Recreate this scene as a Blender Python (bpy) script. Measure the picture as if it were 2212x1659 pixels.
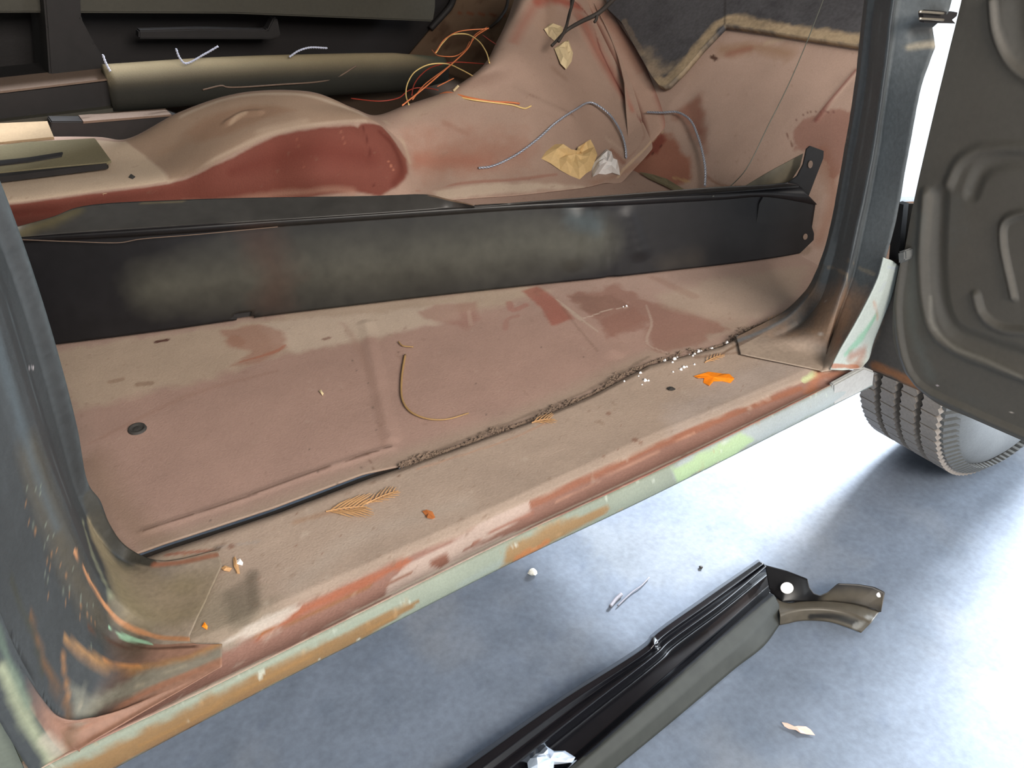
import bpy, bmesh, math, random
import numpy as np
from mathutils import Vector, Matrix
from math import sin, cos, radians, pi

sc = bpy.context.scene
for o in list(bpy.data.objects): bpy.data.objects.remove(o)
COL = sc.collection
random.seed(7); RNG = np.random.RandomState(3)

# ------------------------------------------------------------- camera
F_PX = 2000.0; PITCH = radians(35); HEAD = radians(32.8); EYE = 1.2
CX, CY = 1106.0, 829.5
hv = np.array([sin(HEAD), cos(HEAD), 0.0]); rv = np.array([cos(HEAD), -sin(HEAD), 0.0])
zv = np.array([0, 0, 1.0])
fwv = hv*cos(PITCH) - zv*sin(PITCH); upv = hv*sin(PITCH) + zv*cos(PITCH)
EYEP = np.array([0, 0, EYE])
cam = bpy.data.cameras.new('camera'); cam.sensor_width = 36; cam.lens = F_PX/2212*36
cam.clip_start = 0.02; cam.clip_end = 60
co = bpy.data.objects.new('camera', cam); COL.objects.link(co)
co.location = EYEP; co.rotation_euler = (radians(90)-PITCH, 0, -HEAD)
sc.camera = co
# ------------------------------------------------------------- view + world + daylight + added fill
sc.view_settings.view_transform = 'Standard'; sc.view_settings.look = 'None'
sc.view_settings.gamma = 1; sc.view_settings.use_curve_mapping = False
sc.view_settings.exposure = 0.05
w = bpy.data.worlds.new('world'); sc.world = w; w.use_nodes = True
bg = w.node_tree.nodes['Background']; bg.inputs[0].default_value = (0.86, 0.93, 1.0, 1); bg.inputs[1].default_value = 0.36
def area(name, loc, target, sx, sy, power, color):
    l = bpy.data.lights.new(name, 'AREA'); l.shape = 'RECTANGLE'; l.size = sx; l.size_y = sy
    l.energy = power; l.color = color
    o = bpy.data.objects.new(name, l); COL.objects.link(o); o.location = loc
    o.rotation_euler = (Vector(target)-Vector(loc)).to_track_quat('-Z', 'Y').to_euler()
    return o
area('garage_opening_daylight', (3.1, 0.3, 0.85), (0.5, 0.35, 0.15), 4.4, 1.6, 260, (0.80, 0.90, 1.0))
sl_ = bpy.data.lights.new('soft_sun', 'SUN'); sl_.energy = 44; sl_.angle = radians(17); sl_.color = (.9, .95, 1.0)
so = bpy.data.objects.new('soft_sun', sl_); COL.objects.link(so)
so.rotation_euler = Vector((-cos(radians(42))*cos(radians(20)), -cos(radians(42))*sin(radians(20)), -sin(radians(42)))).to_track_quat('-Z', 'Y').to_euler()
area('cab_fill_light', (0.5, -1.7, 2.3), (0.6, 1.2, 0.5), 1.6, 1.0, 140, (1.0, 0.92, 0.83))  # fill light added behind the viewpoint to brighten the cab interior

# ------------------------------------------------------------- pixel -> place on a real plane
def ray(x, y): return fwv*F_PX + rv*(x-CX) - upv*(y-CY)
def Z(x, y, z=0.5):
    d = ray(x, y); return EYEP + d*((z-EYE)/d[2])
def Y(x, y, yy):
    d = ray(x, y); return EYEP + d*(yy/d[1])
def XP(x, y, xx):
    d = ray(x, y); return EYEP + d*(xx/d[0])
def PL(x, y, n, p):
    n = np.array(n, float); d = ray(x, y); return EYEP + d*(np.dot(n, np.array(p)-EYEP)/np.dot(n, d))
def PJ(P):
    q = P-EYEP; t = q@fwv
    return CX+F_PX*(q@rv)/t, CY-F_PX*(q@upv)/t
def lin(c):
    c = np.array(c, float)/255.0
    return np.where(c <= .04045, c/12.92, ((c+.055)/1.055)**2.4)

# ------------------------------------------------------------- noise
def vnoise(P):
    P = np.asarray(P); i = np.floor(P).astype(np.int64); f = P-i; f = f*f*(3-2*f)
    def hsh(a, b, c):
        n = (a*374761393 + b*668265263 + c*2147483647*7 + 1013) & 0x7fffffff
        n = (n ^ (n >> 13))*1274126177 & 0x7fffffff
        n = (n ^ (n >> 16)) & 0xffff
        return n/65535.0
    r = 0
    for a in (0, 1):
        for b in (0, 1):
            for c in (0, 1):
                wgt = (f[:, 0] if a else 1-f[:, 0])*(f[:, 1] if b else 1-f[:, 1])*(f[:, 2] if c else 1-f[:, 2])
                r = r+wgt*hsh(i[:, 0]+a, i[:, 1]+b, i[:, 2]+c)
    return r
def fbm(P, s, o=3):
    r = 0; a = .5; t = 0
    for k in range(o):
        r = r+a*vnoise(P*s+17.3*k); t += a; a *= .5; s *= 2.1
    return r/t-.5

# ------------------------------------------------------------- materials
def vmat(name, rough=.7, metal=0.0, grain=.18, gscale=260, bump=.15, spec=.5, fleck=0.0, coat=0):
    m = bpy.data.materials.new(name); m.use_nodes = True; nt = m.node_tree; N = nt.nodes; L = nt.links
    b = N['Principled BSDF']; b.inputs['Roughness'].default_value = rough; b.inputs['Metallic'].default_value = metal
    b.inputs['Specular IOR Level'].default_value = spec; b.inputs['Coat Weight'].default_value = coat
    at = N.new('ShaderNodeAttribute'); at.attribute_name = 'Col'
    tc = N.new('ShaderNodeTexCoord')
    n1 = N.new('ShaderNodeTexNoise'); n1.inputs['Scale'].default_value = gscale; n1.inputs['Detail'].default_value = 5
    n2 = N.new('ShaderNodeTexNoise'); n2.inputs['Scale'].default_value = 14; n2.inputs['Detail'].default_value = 6
    for n in (n1, n2): L.new(tc.outputs['Object'], n.inputs['Vector'])
    ad = N.new('ShaderNodeMath'); ad.operation = 'ADD'; L.new(n1.outputs['Fac'], ad.inputs[0]); L.new(n2.outputs['Fac'], ad.inputs[1])
    mr = N.new('ShaderNodeMapRange'); mr.inputs[1].default_value = .6; mr.inputs[2].default_value = 1.4
    mr.inputs[3].default_value = 1-grain; mr.inputs[4].default_value = 1+grain
    L.new(ad.outputs[0], mr.inputs[0])
    vm = N.new('ShaderNodeVectorMath'); vm.operation = 'SCALE'; L.new(at.outputs['Color'], vm.inputs[0]); L.new(mr.outputs[0], vm.inputs['Scale'])
    L.new(vm.outputs[0], b.inputs['Base Color'])
    if bump:
        bp = N.new('ShaderNodeBump'); bp.inputs['Strength'].default_value = bump; bp.inputs['Distance'].default_value = .002
        L.new(n1.outputs['Fac'], bp.inputs['Height']); L.new(bp.outputs[0], b.inputs['Normal'])
    return m
def smat(name, rgb, rough=.6, metal=0.0, grain=.15, gscale=200, bump=.1, spec=.5, coat=0, trans=0, big=14):
    m = bpy.data.materials.new(name); m.use_nodes = True; nt = m.node_tree; N = nt.nodes; L = nt.links
    b = N['Principled BSDF']; b.inputs['Roughness'].default_value = rough; b.inputs['Metallic'].default_value = metal
    b.inputs['Specular IOR Level'].default_value = spec; b.inputs['Coat Weight'].default_value = coat
    b.inputs['Transmission Weight'].default_value = trans
    tc = N.new('ShaderNodeTexCoord')
    n1 = N.new('ShaderNodeTexNoise'); n1.inputs['Scale'].default_value = gscale; n1.inputs['Detail'].default_value = 5
    n2 = N.new('ShaderNodeTexNoise'); n2.inputs['Scale'].default_value = big; n2.inputs['Detail'].default_value = 6
    for n in (n1, n2): L.new(tc.outputs['Object'], n.inputs['Vector'])
    ad = N.new('ShaderNodeMath'); ad.operation = 'ADD'; L.new(n1.outputs['Fac'], ad.inputs[0]); L.new(n2.outputs['Fac'], ad.inputs[1])
    c = lin(rgb)
    rp = N.new('ShaderNodeMapRange'); rp.inputs[1].default_value = .6; rp.inputs[2].default_value = 1.4
    rp.inputs[3].default_value = 1-grain; rp.inputs[4].default_value = 1+grain; L.new(ad.outputs[0], rp.inputs[0])
    vm = N.new('ShaderNodeVectorMath'); vm.operation = 'SCALE'; vm.inputs[0].default_value = tuple(c); L.new(rp.outputs[0], vm.inputs['Scale'])
    L.new(vm.outputs[0], b.inputs['Base Color'])
    if bump:
        bp = N.new('ShaderNodeBump'); bp.inputs['Strength'].default_value = bump; bp.inputs['Distance'].default_value = .002
        L.new(n1.outputs['Fac'], bp.inputs['Height']); L.new(bp.outputs[0], b.inputs['Normal'])
    return m
M = {}
M['dust'] = vmat('dusty_primer', .82, grain=.12, gscale=420, bump=.25, spec=.25)
M['sillpaint'] = vmat('worn_sill_paint', .6, grain=.14, gscale=380, bump=.25, spec=.35)
M['pillar'] = vmat('worn_pillar_paint', .62, grain=.22, gscale=180, bump=.25, spec=.4)
M['doorpaint'] = vmat('dull_door_paint', .55, grain=.12, gscale=160, bump=.1, spec=.35)
M['satin'] = vmat('satin_black_sheet_metal', .38, grain=.25, gscale=60, bump=.02, spec=.3)
M['flatblack'] = vmat('flat_black_sheet_metal', .6, grain=.2, gscale=60, bump=.02, spec=.25)
M['gloss'] = vmat('gloss_black_sheet_metal', .2, grain=.25, gscale=40, bump=.01, spec=.6, coat=.3)
M['conc'] = vmat('concrete_slab', .7, grain=.22, gscale=90, bump=.2, spec=.3)
M['tread'] = smat('dusty_rubber_tread', (118, 110, 102), .8, grain=.25)
M['rubber'] = smat('dark_rubber', (52, 50, 48), .75, grain=.3, gscale=120)
M['sidewall'] = smat('grey_tyre_sidewall', (84, 85, 84), .7, grain=.2)
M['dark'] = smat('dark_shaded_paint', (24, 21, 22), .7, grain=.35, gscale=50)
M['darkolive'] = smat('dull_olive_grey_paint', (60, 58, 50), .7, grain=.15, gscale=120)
M['ledge'] = smat('dusty_ledge_paint', (110, 92, 80), .8)
M['rimsteel'] = smat('dark_wheel_steel', (40, 42, 46), .5, metal=.5)
M['kraft'] = smat('brown_masking_paper', (212, 180, 128), .75, grain=.1)
M['cream'] = smat('cream_masking_tape', (206, 186, 148), .75, grain=.1)
M['white'] = smat('white_paper', (226, 222, 220), .7, grain=.06)
M['bluewire'] = smat('silver_blue_twisted_wire', (172, 178, 192), .35, metal=.5, grain=.1)
M['palewire'] = smat('pale_twine', (190, 195, 215), .6)
M['thinwire'] = smat('thin_grey_wire', (105, 108, 100), .4, metal=.3)
M['orange'] = smat('orange_wire_insulation', (206, 118, 72), .5, grain=.1)
M['creamwire'] = smat('cream_wire_insulation', (232, 200, 130), .5, grain=.1)
M['redwire'] = smat('red_wire_insulation', (150, 50, 35), .5, grain=.1)
M['loom'] = smat('black_wiring_loom', (46, 40, 36), .7)
M['sprig'] = smat('dry_cedar_foliage', (186, 144, 100), .8, grain=.2, gscale=600)
M['leaf'] = smat('orange_dry_leaf', (236, 132, 20), .6, grain=.18, gscale=300)
M['brownleaf'] = smat('pale_brown_dry_leaf', (205, 176, 160), .8, grain=.15)
M['rustchip'] = smat('rusty_flake', (165, 95, 45), .8, grain=.2)
M['pebble'] = smat('pale_pebble', (190, 188, 178), .8, grain=.3, gscale=300)
M['twig'] = smat('grey_twig', (120, 118, 125), .7)
M['glass'] = smat('glint_white_glass', (252, 253, 255), .15, spec=1.0, coat=1.0, grain=.0, bump=0)  # white base stands in for the sun glints of the fragments
M['foil'] = smat('highlight_white_film', (225, 238, 255), .12, metal=.1, spec=1, grain=.1, bump=0)  # clear film given a near-white base that carries its highlight
M['crust'] = smat('crumbly_seam_sealer', (120, 102, 88), .95, grain=.4, gscale=500, bump=.6, big=60)
M['seamshade'] = smat('dark_seam_gap', (40, 33, 28), .95, grain=.4)
M['tan'] = smat('tan_card', (150, 128, 100), .8)
M['olive'] = smat('olive_metal_strip', (112, 104, 80), .6, grain=.15)
M['straw'] = smat('dry_straw', (160, 128, 84), .7)
M['pin'] = smat('bare_steel_pin', (190, 180, 165), .3, metal=.8)
M['padblack'] = vmat('black_firewall_insulation', .85, grain=.3, gscale=150, bump=.3, spec=.2)
M['wallpaint'] = smat('pale_workshop_wall', (150, 150, 148), .9)
M['bodygreen'] = smat('faded_dark_body_paint', (92, 98, 88), .5)

# ------------------------------------------------------------- object helpers
def mesh_obj(name, V, Fc, mat, parent=None, smooth=True, col=None, thick=0, off=0.0):
    me = bpy.data.meshes.new(name)
    me.from_pydata([tuple(map(float, v)) for v in V], [], Fc)
    if smooth: me.shade_smooth()
    if col is not None:
        a = me.color_attributes.new('Col', 'FLOAT_COLOR', 'POINT')
        c4 = np.ones((len(V), 4), np.float32); c4[:, :3] = np.clip(col, 0, 1); a.data.foreach_set('color', c4.ravel())
    me.materials.append(mat if not isinstance(mat, str) else M[mat])
    o = bpy.data.objects.new(name, me); COL.objects.link(o)
    if parent is not None: o.parent = parent
    if thick:
        s = o.modifiers.new('thickness', 'SOLIDIFY'); s.thickness = thick; s.offset = off
    return o
def empty(name, loc=(0, 0, 0)):
    o = bpy.data.objects.new(name, None); COL.objects.link(o); o.location = loc; o.empty_display_size = .05
    return o
def tag(o, label, cat, group=None):
    o['label'] = label; o['category'] = cat
    if group: o['group'] = group
    return o
def crm(P, n):
    P = np.asarray(P, float); k = len(P)
    if k == 2:
        t = np.linspace(0, 1, n)[:, None]; return P[0]*(1-t)+P[1]*t
    d = np.linalg.norm(np.diff(P, axis=0), axis=1); d = np.maximum(d, 1e-6)**.5
    s = np.concatenate([[0], np.cumsum(d)]); q = np.linspace(0, s[-1], n)
    T = np.zeros_like(P)
    for i in range(k):
        if i == 0: T[i] = (P[1]-P[0])/(s[1]-s[0])
        elif i == k-1: T[i] = (P[-1]-P[-2])/(s[-1]-s[-2])
        else:
            a = (P[i]-P[i-1])/(s[i]-s[i-1]); b = (P[i+1]-P[i])/(s[i+1]-s[i])
            wa = s[i+1]-s[i]; wb = s[i]-s[i-1]; T[i] = (a*wa+b*wb)/(wa+wb)
    j = np.clip(np.searchsorted(s, q, side='right')-1, 0, k-2)
    h = (s[j+1]-s[j])[:, None]; t = ((q-s[j])[:, None])/h
    return ((2*t**3-3*t**2+1)*P[j]+(t**3-2*t**2+t)*h*T[j]+(-2*t**3+3*t**2)*P[j+1]+(t**3-t**2)*h*T[j+1])
def rsm(P, n):
    P = np.asarray(P, float); s = np.concatenate([[0], np.cumsum(np.linalg.norm(np.diff(P, axis=0), axis=1))])
    q = np.linspace(0, s[-1], n); return np.stack([np.interp(q, s, P[:, k]) for k in range(P.shape[1])], 1)
def loft(chains, nu, nv, smooth_v=True, even=True):
    """chains: list of point chains (same count). nu along a chain, nv across chains"""
    A = [np.asarray(c, float) for c in chains]
    R = []
    for c in A: R.append(crm(c, nu) if smooth_v else rsm(c, nu))
    R = np.array(R)                     # k, nu, 3
    k = len(R)
    out = np.zeros((nv, nu, 3))
    if k == 2:
        t = np.linspace(0, 1, nv)[:, None, None]; out = R[0]*(1-t)+R[1]*t
    else:
        mid = R.mean(1); s = np.concatenate([[0], np.cumsum(np.maximum(np.linalg.norm(np.diff(mid, axis=0), axis=1), 1e-5))])
        q = np.linspace(0, s[-1], nv)
        T = np.zeros_like(R)
        for i in range(k):
            if i == 0: T[i] = (R[1]-R[0])/(s[1]-s[0])
            elif i == k-1: T[i] = (R[-1]-R[-2])/(s[-1]-s[-2])
            else:
                a = (R[i]-R[i-1])/(s[i]-s[i-1]); b = (R[i+1]-R[i])/(s[i+1]-s[i]); wa = s[i+1]-s[i]; wb = s[i]-s[i-1]
                T[i] = (a*wa+b*wb)/(wa+wb)
        for m_, qq in enumerate(q):
            j = min(max(np.searchsorted(s, qq, side='right')-1, 0), k-2); h = s[j+1]-s[j]; t = (qq-s[j])/h
            out[m_] = (2*t**3-3*t**2+1)*R[j]+(t**3-2*t**2+t)*h*T[j]+(-2*t**3+3*t**2)*R[j+1]+(t**3-t**2)*h*T[j+1]
    return out
def rails(rl, n, sub=3):
    """rl: rails (each a chain of 3D points), resampled to n along; linear across with sub divisions"""
    R = np.array([crm(r, n) for r in rl]); out = []
    for i in range(len(R)-1):
        for s in range(sub):
            t = s/sub; out.append(R[i]*(1-t)+R[i+1]*t)
    out.append(R[-1]); return np.array(out)
def gridfaces(a, b, mask=None):
    I = np.arange(a*b).reshape(a, b)
    Fq = np.stack([I[:-1, :-1], I[1:, :-1], I[1:, 1:], I[:-1, 1:]], -1).reshape(-1, 4)
    if mask is not None: Fq = Fq[mask.reshape(-1)]
    return Fq.tolist()
def flipup(G):
    return G
# ---- painting wear, dirt, rust and some painted-in reflections that lie on the surfaces themselves
class Paint:
    def __init__(s, V, base, axes=None):
        s.V = V.reshape(-1, 3); s.c = np.tile(lin(base), (len(s.V), 1)); s.px, s.py = PJ(s.V)
        s.n1 = fbm(s.V, 60, 4); s.axes = axes; s.UV = None; s.bad = 0
        if V.ndim == 3:
            a, b = V.shape[:2]; la = np.linalg.norm(np.diff(V, axis=0), axis=2).sum(0).mean(); lb = np.linalg.norm(np.diff(V, axis=1), axis=2).sum(1).mean()
            I, J = np.meshgrid(np.linspace(0, la, a), np.linspace(0, lb, b), indexing='ij'); s.UV = np.stack([I.ravel(), J.ravel()], 1)
    def idx(s, x, y): return np.argmin((s.px-x)**2+(s.py-y)**2+s.bad)
    def on(s, x, y):
        d = (s.px-x)**2+(s.py-y)**2+s.bad; return s.V[np.argmin(d)]
    def sd(s, pts):
        P = [s.on(*p) for p in pts]
        if len(P) > 2: P = list(crm(P, 4*(len(P)-1)+1))
        if len(P) == 1: return np.linalg.norm(s.V-P[0], axis=1), np.zeros(len(s.V))
        best = np.full(len(s.V), 9.0); tt = np.zeros(len(s.V)); L = len(P)-1
        for i in range(L):
            a = P[i]; b = P[i+1]; ab = b-a; q = max(ab@ab, 1e-12)
            t = np.clip((s.V-a)@ab/q, 0, 1); d = np.linalg.norm(s.V-(a+t[:, None]*ab), axis=1)
            m = d < best; best[m] = d[m]; tt[m] = (i+t[m])/L
        return best, tt
    def mask(s, pts, wpx, soft=.4, rag=.5):
        d, tt = s.sd(pts)
        sc_ = np.linalg.norm(s.on(*pts[0])-EYEP)/F_PX
        if isinstance(wpx, (list, tuple)): r = np.interp(tt, np.linspace(0, 1, len(wpx)), wpx)*.5*sc_
        else: r = wpx*.5*sc_
        r = r*(1+rag*2.2*s.n1)
        return np.clip((r-d)/(np.maximum(r, 1e-6)*soft+1e-6), 0, 1)
    def stroke(s, pts, wpx, rgb, op=1, soft=.4, rag=.5):
        m = (s.mask(pts, wpx, soft, rag)*op)[:, None]; s.c = s.c*(1-m)+lin(rgb)*m; return s
    def poly(s, pts, rgb, op=1, soft=8, rag=12, ax=None):
        ax = ax or s.axes or (0, 1)
        if ax == 'uv': Q = s.UV; P = np.array([Q[s.idx(*p)] for p in pts])
        else: P = np.array([s.on(*p) for p in pts])[:, ax]; Q = s.V[:, ax]
        k = np.linalg.norm(s.on(*pts[0])-EYEP)/F_PX
        ins = np.zeros(len(Q), bool); dist = np.full(len(Q), 9.0)
        for i in range(len(P)):
            a = P[i]; b = P[(i+1) % len(P)]
            cnd = ((a[1] > Q[:, 1]) != (b[1] > Q[:, 1]))
            with np.errstate(divide='ignore', invalid='ignore'):
                xx = (b[0]-a[0])*(Q[:, 1]-a[1])/(b[1]-a[1])+a[0]
            ins ^= cnd & (Q[:, 0] < xx)
            ab = b-a; t = np.clip((Q-a)@ab/max(ab@ab, 1e-12), 0, 1); dist = np.minimum(dist, np.linalg.norm(Q-(a+t[:, None]*ab), axis=1))
        sd_ = np.where(ins, dist, -dist)+rag*k*2*s.n1
        m = (np.clip(.5+sd_/(soft*k), 0, 1)*op)[:, None]; s.c = s.c*(1-m)+lin(rgb)*m; return s
    def desat(s, k):
        l = (s.c@np.array([.3, .6, .1]))[:, None]; s.c = s.c*(1-k)+l*k; return s
    def mottle(s, rgb, thr=.12, op=.6, scale=30, soft=.08, seed=0):
        n = fbm(s.V+seed, scale, 4); m = (np.clip((n-thr)/soft, 0, 1)*op)[:, None]; s.c = s.c*(1-m)+lin(rgb)*m; return s
    def vary(s, amp=.12, scale=9):
        s.c = s.c*(1+amp*2*fbm(s.V+9, scale, 4))[:, None]; return s
def sheet(name, G, mat, parent, paint=None, base=(120, 100, 90), thick=.0015, mask=None):
    a, b = G.shape[:2]
    col = paint.c if paint is not None else np.tile(lin(base), (a*b, 1))
    return mesh_obj(name, G.reshape(-1, 3), gridfaces(a, b, mask), mat, parent, True, col, thick)
def solidcol(n, rgb): return np.tile(lin(rgb), (n, 1))
def prism(name, pts, vec, mat, parent=None, col=None, smooth=False, bev=0):
    """outline polygon given thickness along vec"""
    P = np.array(pts, float); v = np.array(vec, float); n = len(P)
    V = np.concatenate([P, P+v]); Fc = [list(range(n))[::-1], [n+i for i in range(n)]]
    Fc += [[i, (i+1) % n, n+(i+1) % n, n+i] for i in range(n)]
    bm = bmesh.new(); vs = [bm.verts.new(x) for x in V]
    for f in Fc: bm.faces.new([vs[i] for i in f])
    bmesh.ops.recalc_face_normals(bm, faces=bm.faces[:])
    me = bpy.data.meshes.new(name)
    if bev: bmesh.ops.bevel(bm, geom=bm.edges[:], offset=bev, segments=2, affect='EDGES', clamp_overlap=True)
    bmesh.ops.triangulate(bm, faces=[f for f in bm.faces if len(f.verts) > 4])
    bm.to_mesh(me); bm.free()
    if col is not None:
        a = me.color_attributes.new('Col', 'FLOAT_COLOR', 'POINT')
        c4 = np.ones((len(me.vertices), 4), np.float32); c4[:, :3] = lin(col); a.data.foreach_set('color', c4.ravel())
    me.materials.append(M[mat]); o = bpy.data.objects.new(name, me); COL.objects.link(o)
    if parent is not None: o.parent = parent
    return o
def box(name, x0, x1, y0, y1, z0, z1, mat, parent=None, bev=.002, col=None):
    return prism(name, [(x0, y0, z0), (x1, y0, z0), (x1, y1, z0), (x0, y1, z0)], (0, 0, z1-z0), mat, parent, col, bev=bev)
def tubegeo(P, r, seg=8):
    P = np.array(P, float); n = len(P); rr = np.full(n, r) if np.isscalar(r) else np.interp(np.linspace(0, 1, n), np.linspace(0, 1, len(r)), r)
    T = np.gradient(P, axis=0); T /= np.maximum(np.linalg.norm(T, axis=1)[:, None], 1e-9)
    u = np.cross(T[0], [0.31, .2, .93]); u /= np.linalg.norm(u); V = []; 
    for i in range(n):
        u = u-T[i]*(u@T[i]); u /= np.linalg.norm(u); v = np.cross(T[i], u)
        for k in range(seg):
            a = 2*pi*k/seg; V.append(P[i]+rr[i]*(cos(a)*u+sin(a)*v))
    Fc = [[i*seg+k, i*seg+(k+1) % seg, (i+1)*seg+(k+1) % seg, (i+1)*seg+k] for i in range(n-1) for k in range(seg)]
    Fc += [list(range(seg))[::-1], [(n-1)*seg+k for k in range(seg)]]
    return V, Fc
def join(gs):
    V = []; Fc = []
    for v, f in gs:
        o = len(V); V += [tuple(x) for x in v]; Fc += [[i+o for i in q] for q in f]
    return V, Fc
def tube(name, pts, r, mat, parent=None, n=None, seg=8):
    P = crm(pts, n or max(12, 8*len(pts))); V, Fc = tubegeo(P, r, seg); return mesh_obj(name, V, Fc, mat, parent)
def twist(name, pts, r, mat, parent=None, pitch=.012):
    L = np.sum(np.linalg.norm(np.diff(np.array(pts), axis=0), axis=1)); n = int(L/pitch*8)+8
    P = crm(pts, n); T = np.gradient(P, axis=0); T /= np.linalg.norm(T, axis=1)[:, None]
    up = np.array([.1, .2, .97]); u = np.cross(T, up); u /= np.linalg.norm(u, axis=1)[:, None]; v = np.cross(T, u)
    s = np.concatenate([[0], np.cumsum(np.linalg.norm(np.diff(P, axis=0), axis=1))])/pitch*2*pi; gs = []
    for ph in (0, pi):
        gs.append(tubegeo(P+r*.8*(np.cos(s+ph)[:, None]*u+np.sin(s+ph)[:, None]*v), r, 6))
    V, Fc = join(gs); return mesh_obj(name, V, Fc, mat, parent)

# ============================================================= SETTING
n = 260
gx = np.linspace(-2.2, 2.2, 330); gy = np.linspace(-.6, 2.8, 300)
X_, Y_ = np.meshgrid(gx, gy, indexing='ij'); G = np.stack([X_, Y_, np.zeros_like(X_)], -1)
p = Paint(G, (96, 104, 116)); p.vary(.10, 3); p.mottle((86, 97, 114), .0, .35, 5, .4); p.mottle((122, 122, 122), .05, .3, 9, .25, 3)
p.mottle((82, 92, 106), .08, .35, 26, .2, 7); p.mottle((72, 82, 100), .2, .3, 70, .1, 11)
p.poly([(1250, 1130), (1500, 1130), (1640, 1190), (1560, 1250), (1420, 1270), (1300, 1230)], (118, 122, 124), .35, 40, 40)
o = sheet('floor', G, 'conc', None, p, thick=.02); o.modifiers[0].offset = -1; o['kind'] = 'structure'
o = mesh_obj('floor', [(-9, -7, -.012), (9, -7, -.012), (9, 9, -.012), (-9, 9, -.012)], [[0, 1, 2, 3]], 'wallpaint'); o['kind'] = 'structure'
o = box('wall_far', -5, 6, 5.0, 5.15, 0, 3.2, 'wallpaint'); o['kind'] = 'structure'
o = box('sun_edge_lintel', 3.3, 3.45, -4, 5.0, 2.30, 3.4, 'wallpaint'); o['kind'] = 'structure'  # unseen lintel added to cut the sunlight to a soft edge
o = box('wall_left', -5.15, -5, -4, 5.15, 0, 3.2, 'wallpaint'); o['kind'] = 'structure'

# ============================================================= THE TRUCK
truck = empty('pickup_truck', (0.5, 1.5, 0)); bpy.context.view_layer.update()
tag(truck, 'stripped old truck with open door, dusty red primer floor and rusty mint green sill', 'truck')
class _T: pass
def reparent_later(): pass
def part(o, par=truck):
    return o
truck.location = (0, 0, 0)

# ---- floor pan
seam_px = [(150, 1262), (250, 1225), (359, 1186), (600, 1106), (800, 1030), (868, 1008), (998, 962), (1142, 910), (1283, 850), (1403, 786), (1561, 745), (1656, 696), (1704, 677), (1800, 625)]
seam = np.array([Z(*q, .5) for q in seam_px])
def seamY(x): return np.interp(x, seam[:, 0], seam[:, 1])
gx = np.linspace(-.12, 1.3, 520); tv = np.linspace(0, 1, 330)
X_ = gx[:, None]*np.ones(330); Y0 = seamY(gx)+np.interp(gx, [.0, .30, .36, .6, 1.0], [.016, .016, .006, .003, .005])
Y_ = Y0[:, None]+(1.62-Y0[:, None])*tv[None, :]
G = np.stack([X_, Y_, np.full_like(X_, .494)], -1)
p = Paint(G, (160, 132, 118)); V = p.V
p.vary(.05, 8)
# greyer dust near the seam, redder centre
p.poly([(170, 880), (700, 700), (1400, 640), (1500, 760), (1200, 860), (900, 980), (300, 1180), (180, 1000)], (160, 126, 113), .6, 120, 60)
p.stroke([(330, 1190), (620, 1085), (870, 990), (1150, 890), (1400, 770), (1600, 700)], 90, (152, 134, 116), .6, .9, .4)
p.stroke([(200, 1000), (250, 1100), (330, 1170)], 120, (126, 102, 82), .5, .9)
# pale dusty strip along the loose panel
p.poly([(100, 760), (350, 722), (560, 690), (720, 660), (1130, 618), (1180, 632), (960, 690), (780, 735), (600, 770), (450, 820), (300, 850), (160, 890)], (172, 152, 130), .75, 26, 26)
p.poly([(560, 700), (640, 690), (780, 680), (980, 655), (1000, 690), (840, 720), (640, 762), (590, 745)], (186, 166, 148), .7, 18, 16)
p.poly([(480, 715), (560, 700), (610, 715), (620, 750), (560, 785), (500, 790), (540, 762), (490, 745)], (148, 96, 78), .55, 12, 14)
p.stroke([(505, 730), (520, 740)], 34, (150, 106, 84), .5)
p.stroke([(520, 782), (600, 758), (618, 745)], [6, 14, 8], (160, 92, 66), .6)
p.stroke([(300, 830), (325, 828)], 20, (128, 98, 78), .6); p.stroke([(240, 825), (262, 820)], 20, (135, 104, 82), .5)
p.stroke([(700, 732), (712, 730)], 11, (120, 84, 70), .8)
p.stroke([(340, 737), (360, 735)], 12, (72, 26, 20), .9, .4, .3)
p.stroke([(190, 960), (420, 850), (600, 800)], [10, 30, 12], (138, 100, 82), .25, .8)
# foot prints
p.poly([(905, 675), (940, 660), (1000, 655), (1030, 650), (1032, 690), (1010, 712), (970, 700), (920, 690)], (150, 104, 92), .55, 12, 12)
p.stroke([(1012, 672), (1018, 700)], 12, (172, 142, 126), .7)
p.stroke([(1100, 655), (1108, 670), (1135, 660)], 18, (155, 92, 80), .5); p.stroke([(1112, 655)], 10, (178, 146, 132), .7)
p.stroke([(1092, 710), (1098, 690), (1118, 684)], 16, (150, 100, 88), .45)
p.poly([(1128, 628), (1160, 618), (1200, 650), (1240, 690), (1190, 702), (1165, 660)], (150, 80, 64), .75, 8, 8)
p.stroke([(1200, 650), (1250, 690), (1290, 720)], [4, 12, 6], (176, 156, 138), .7)
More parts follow.
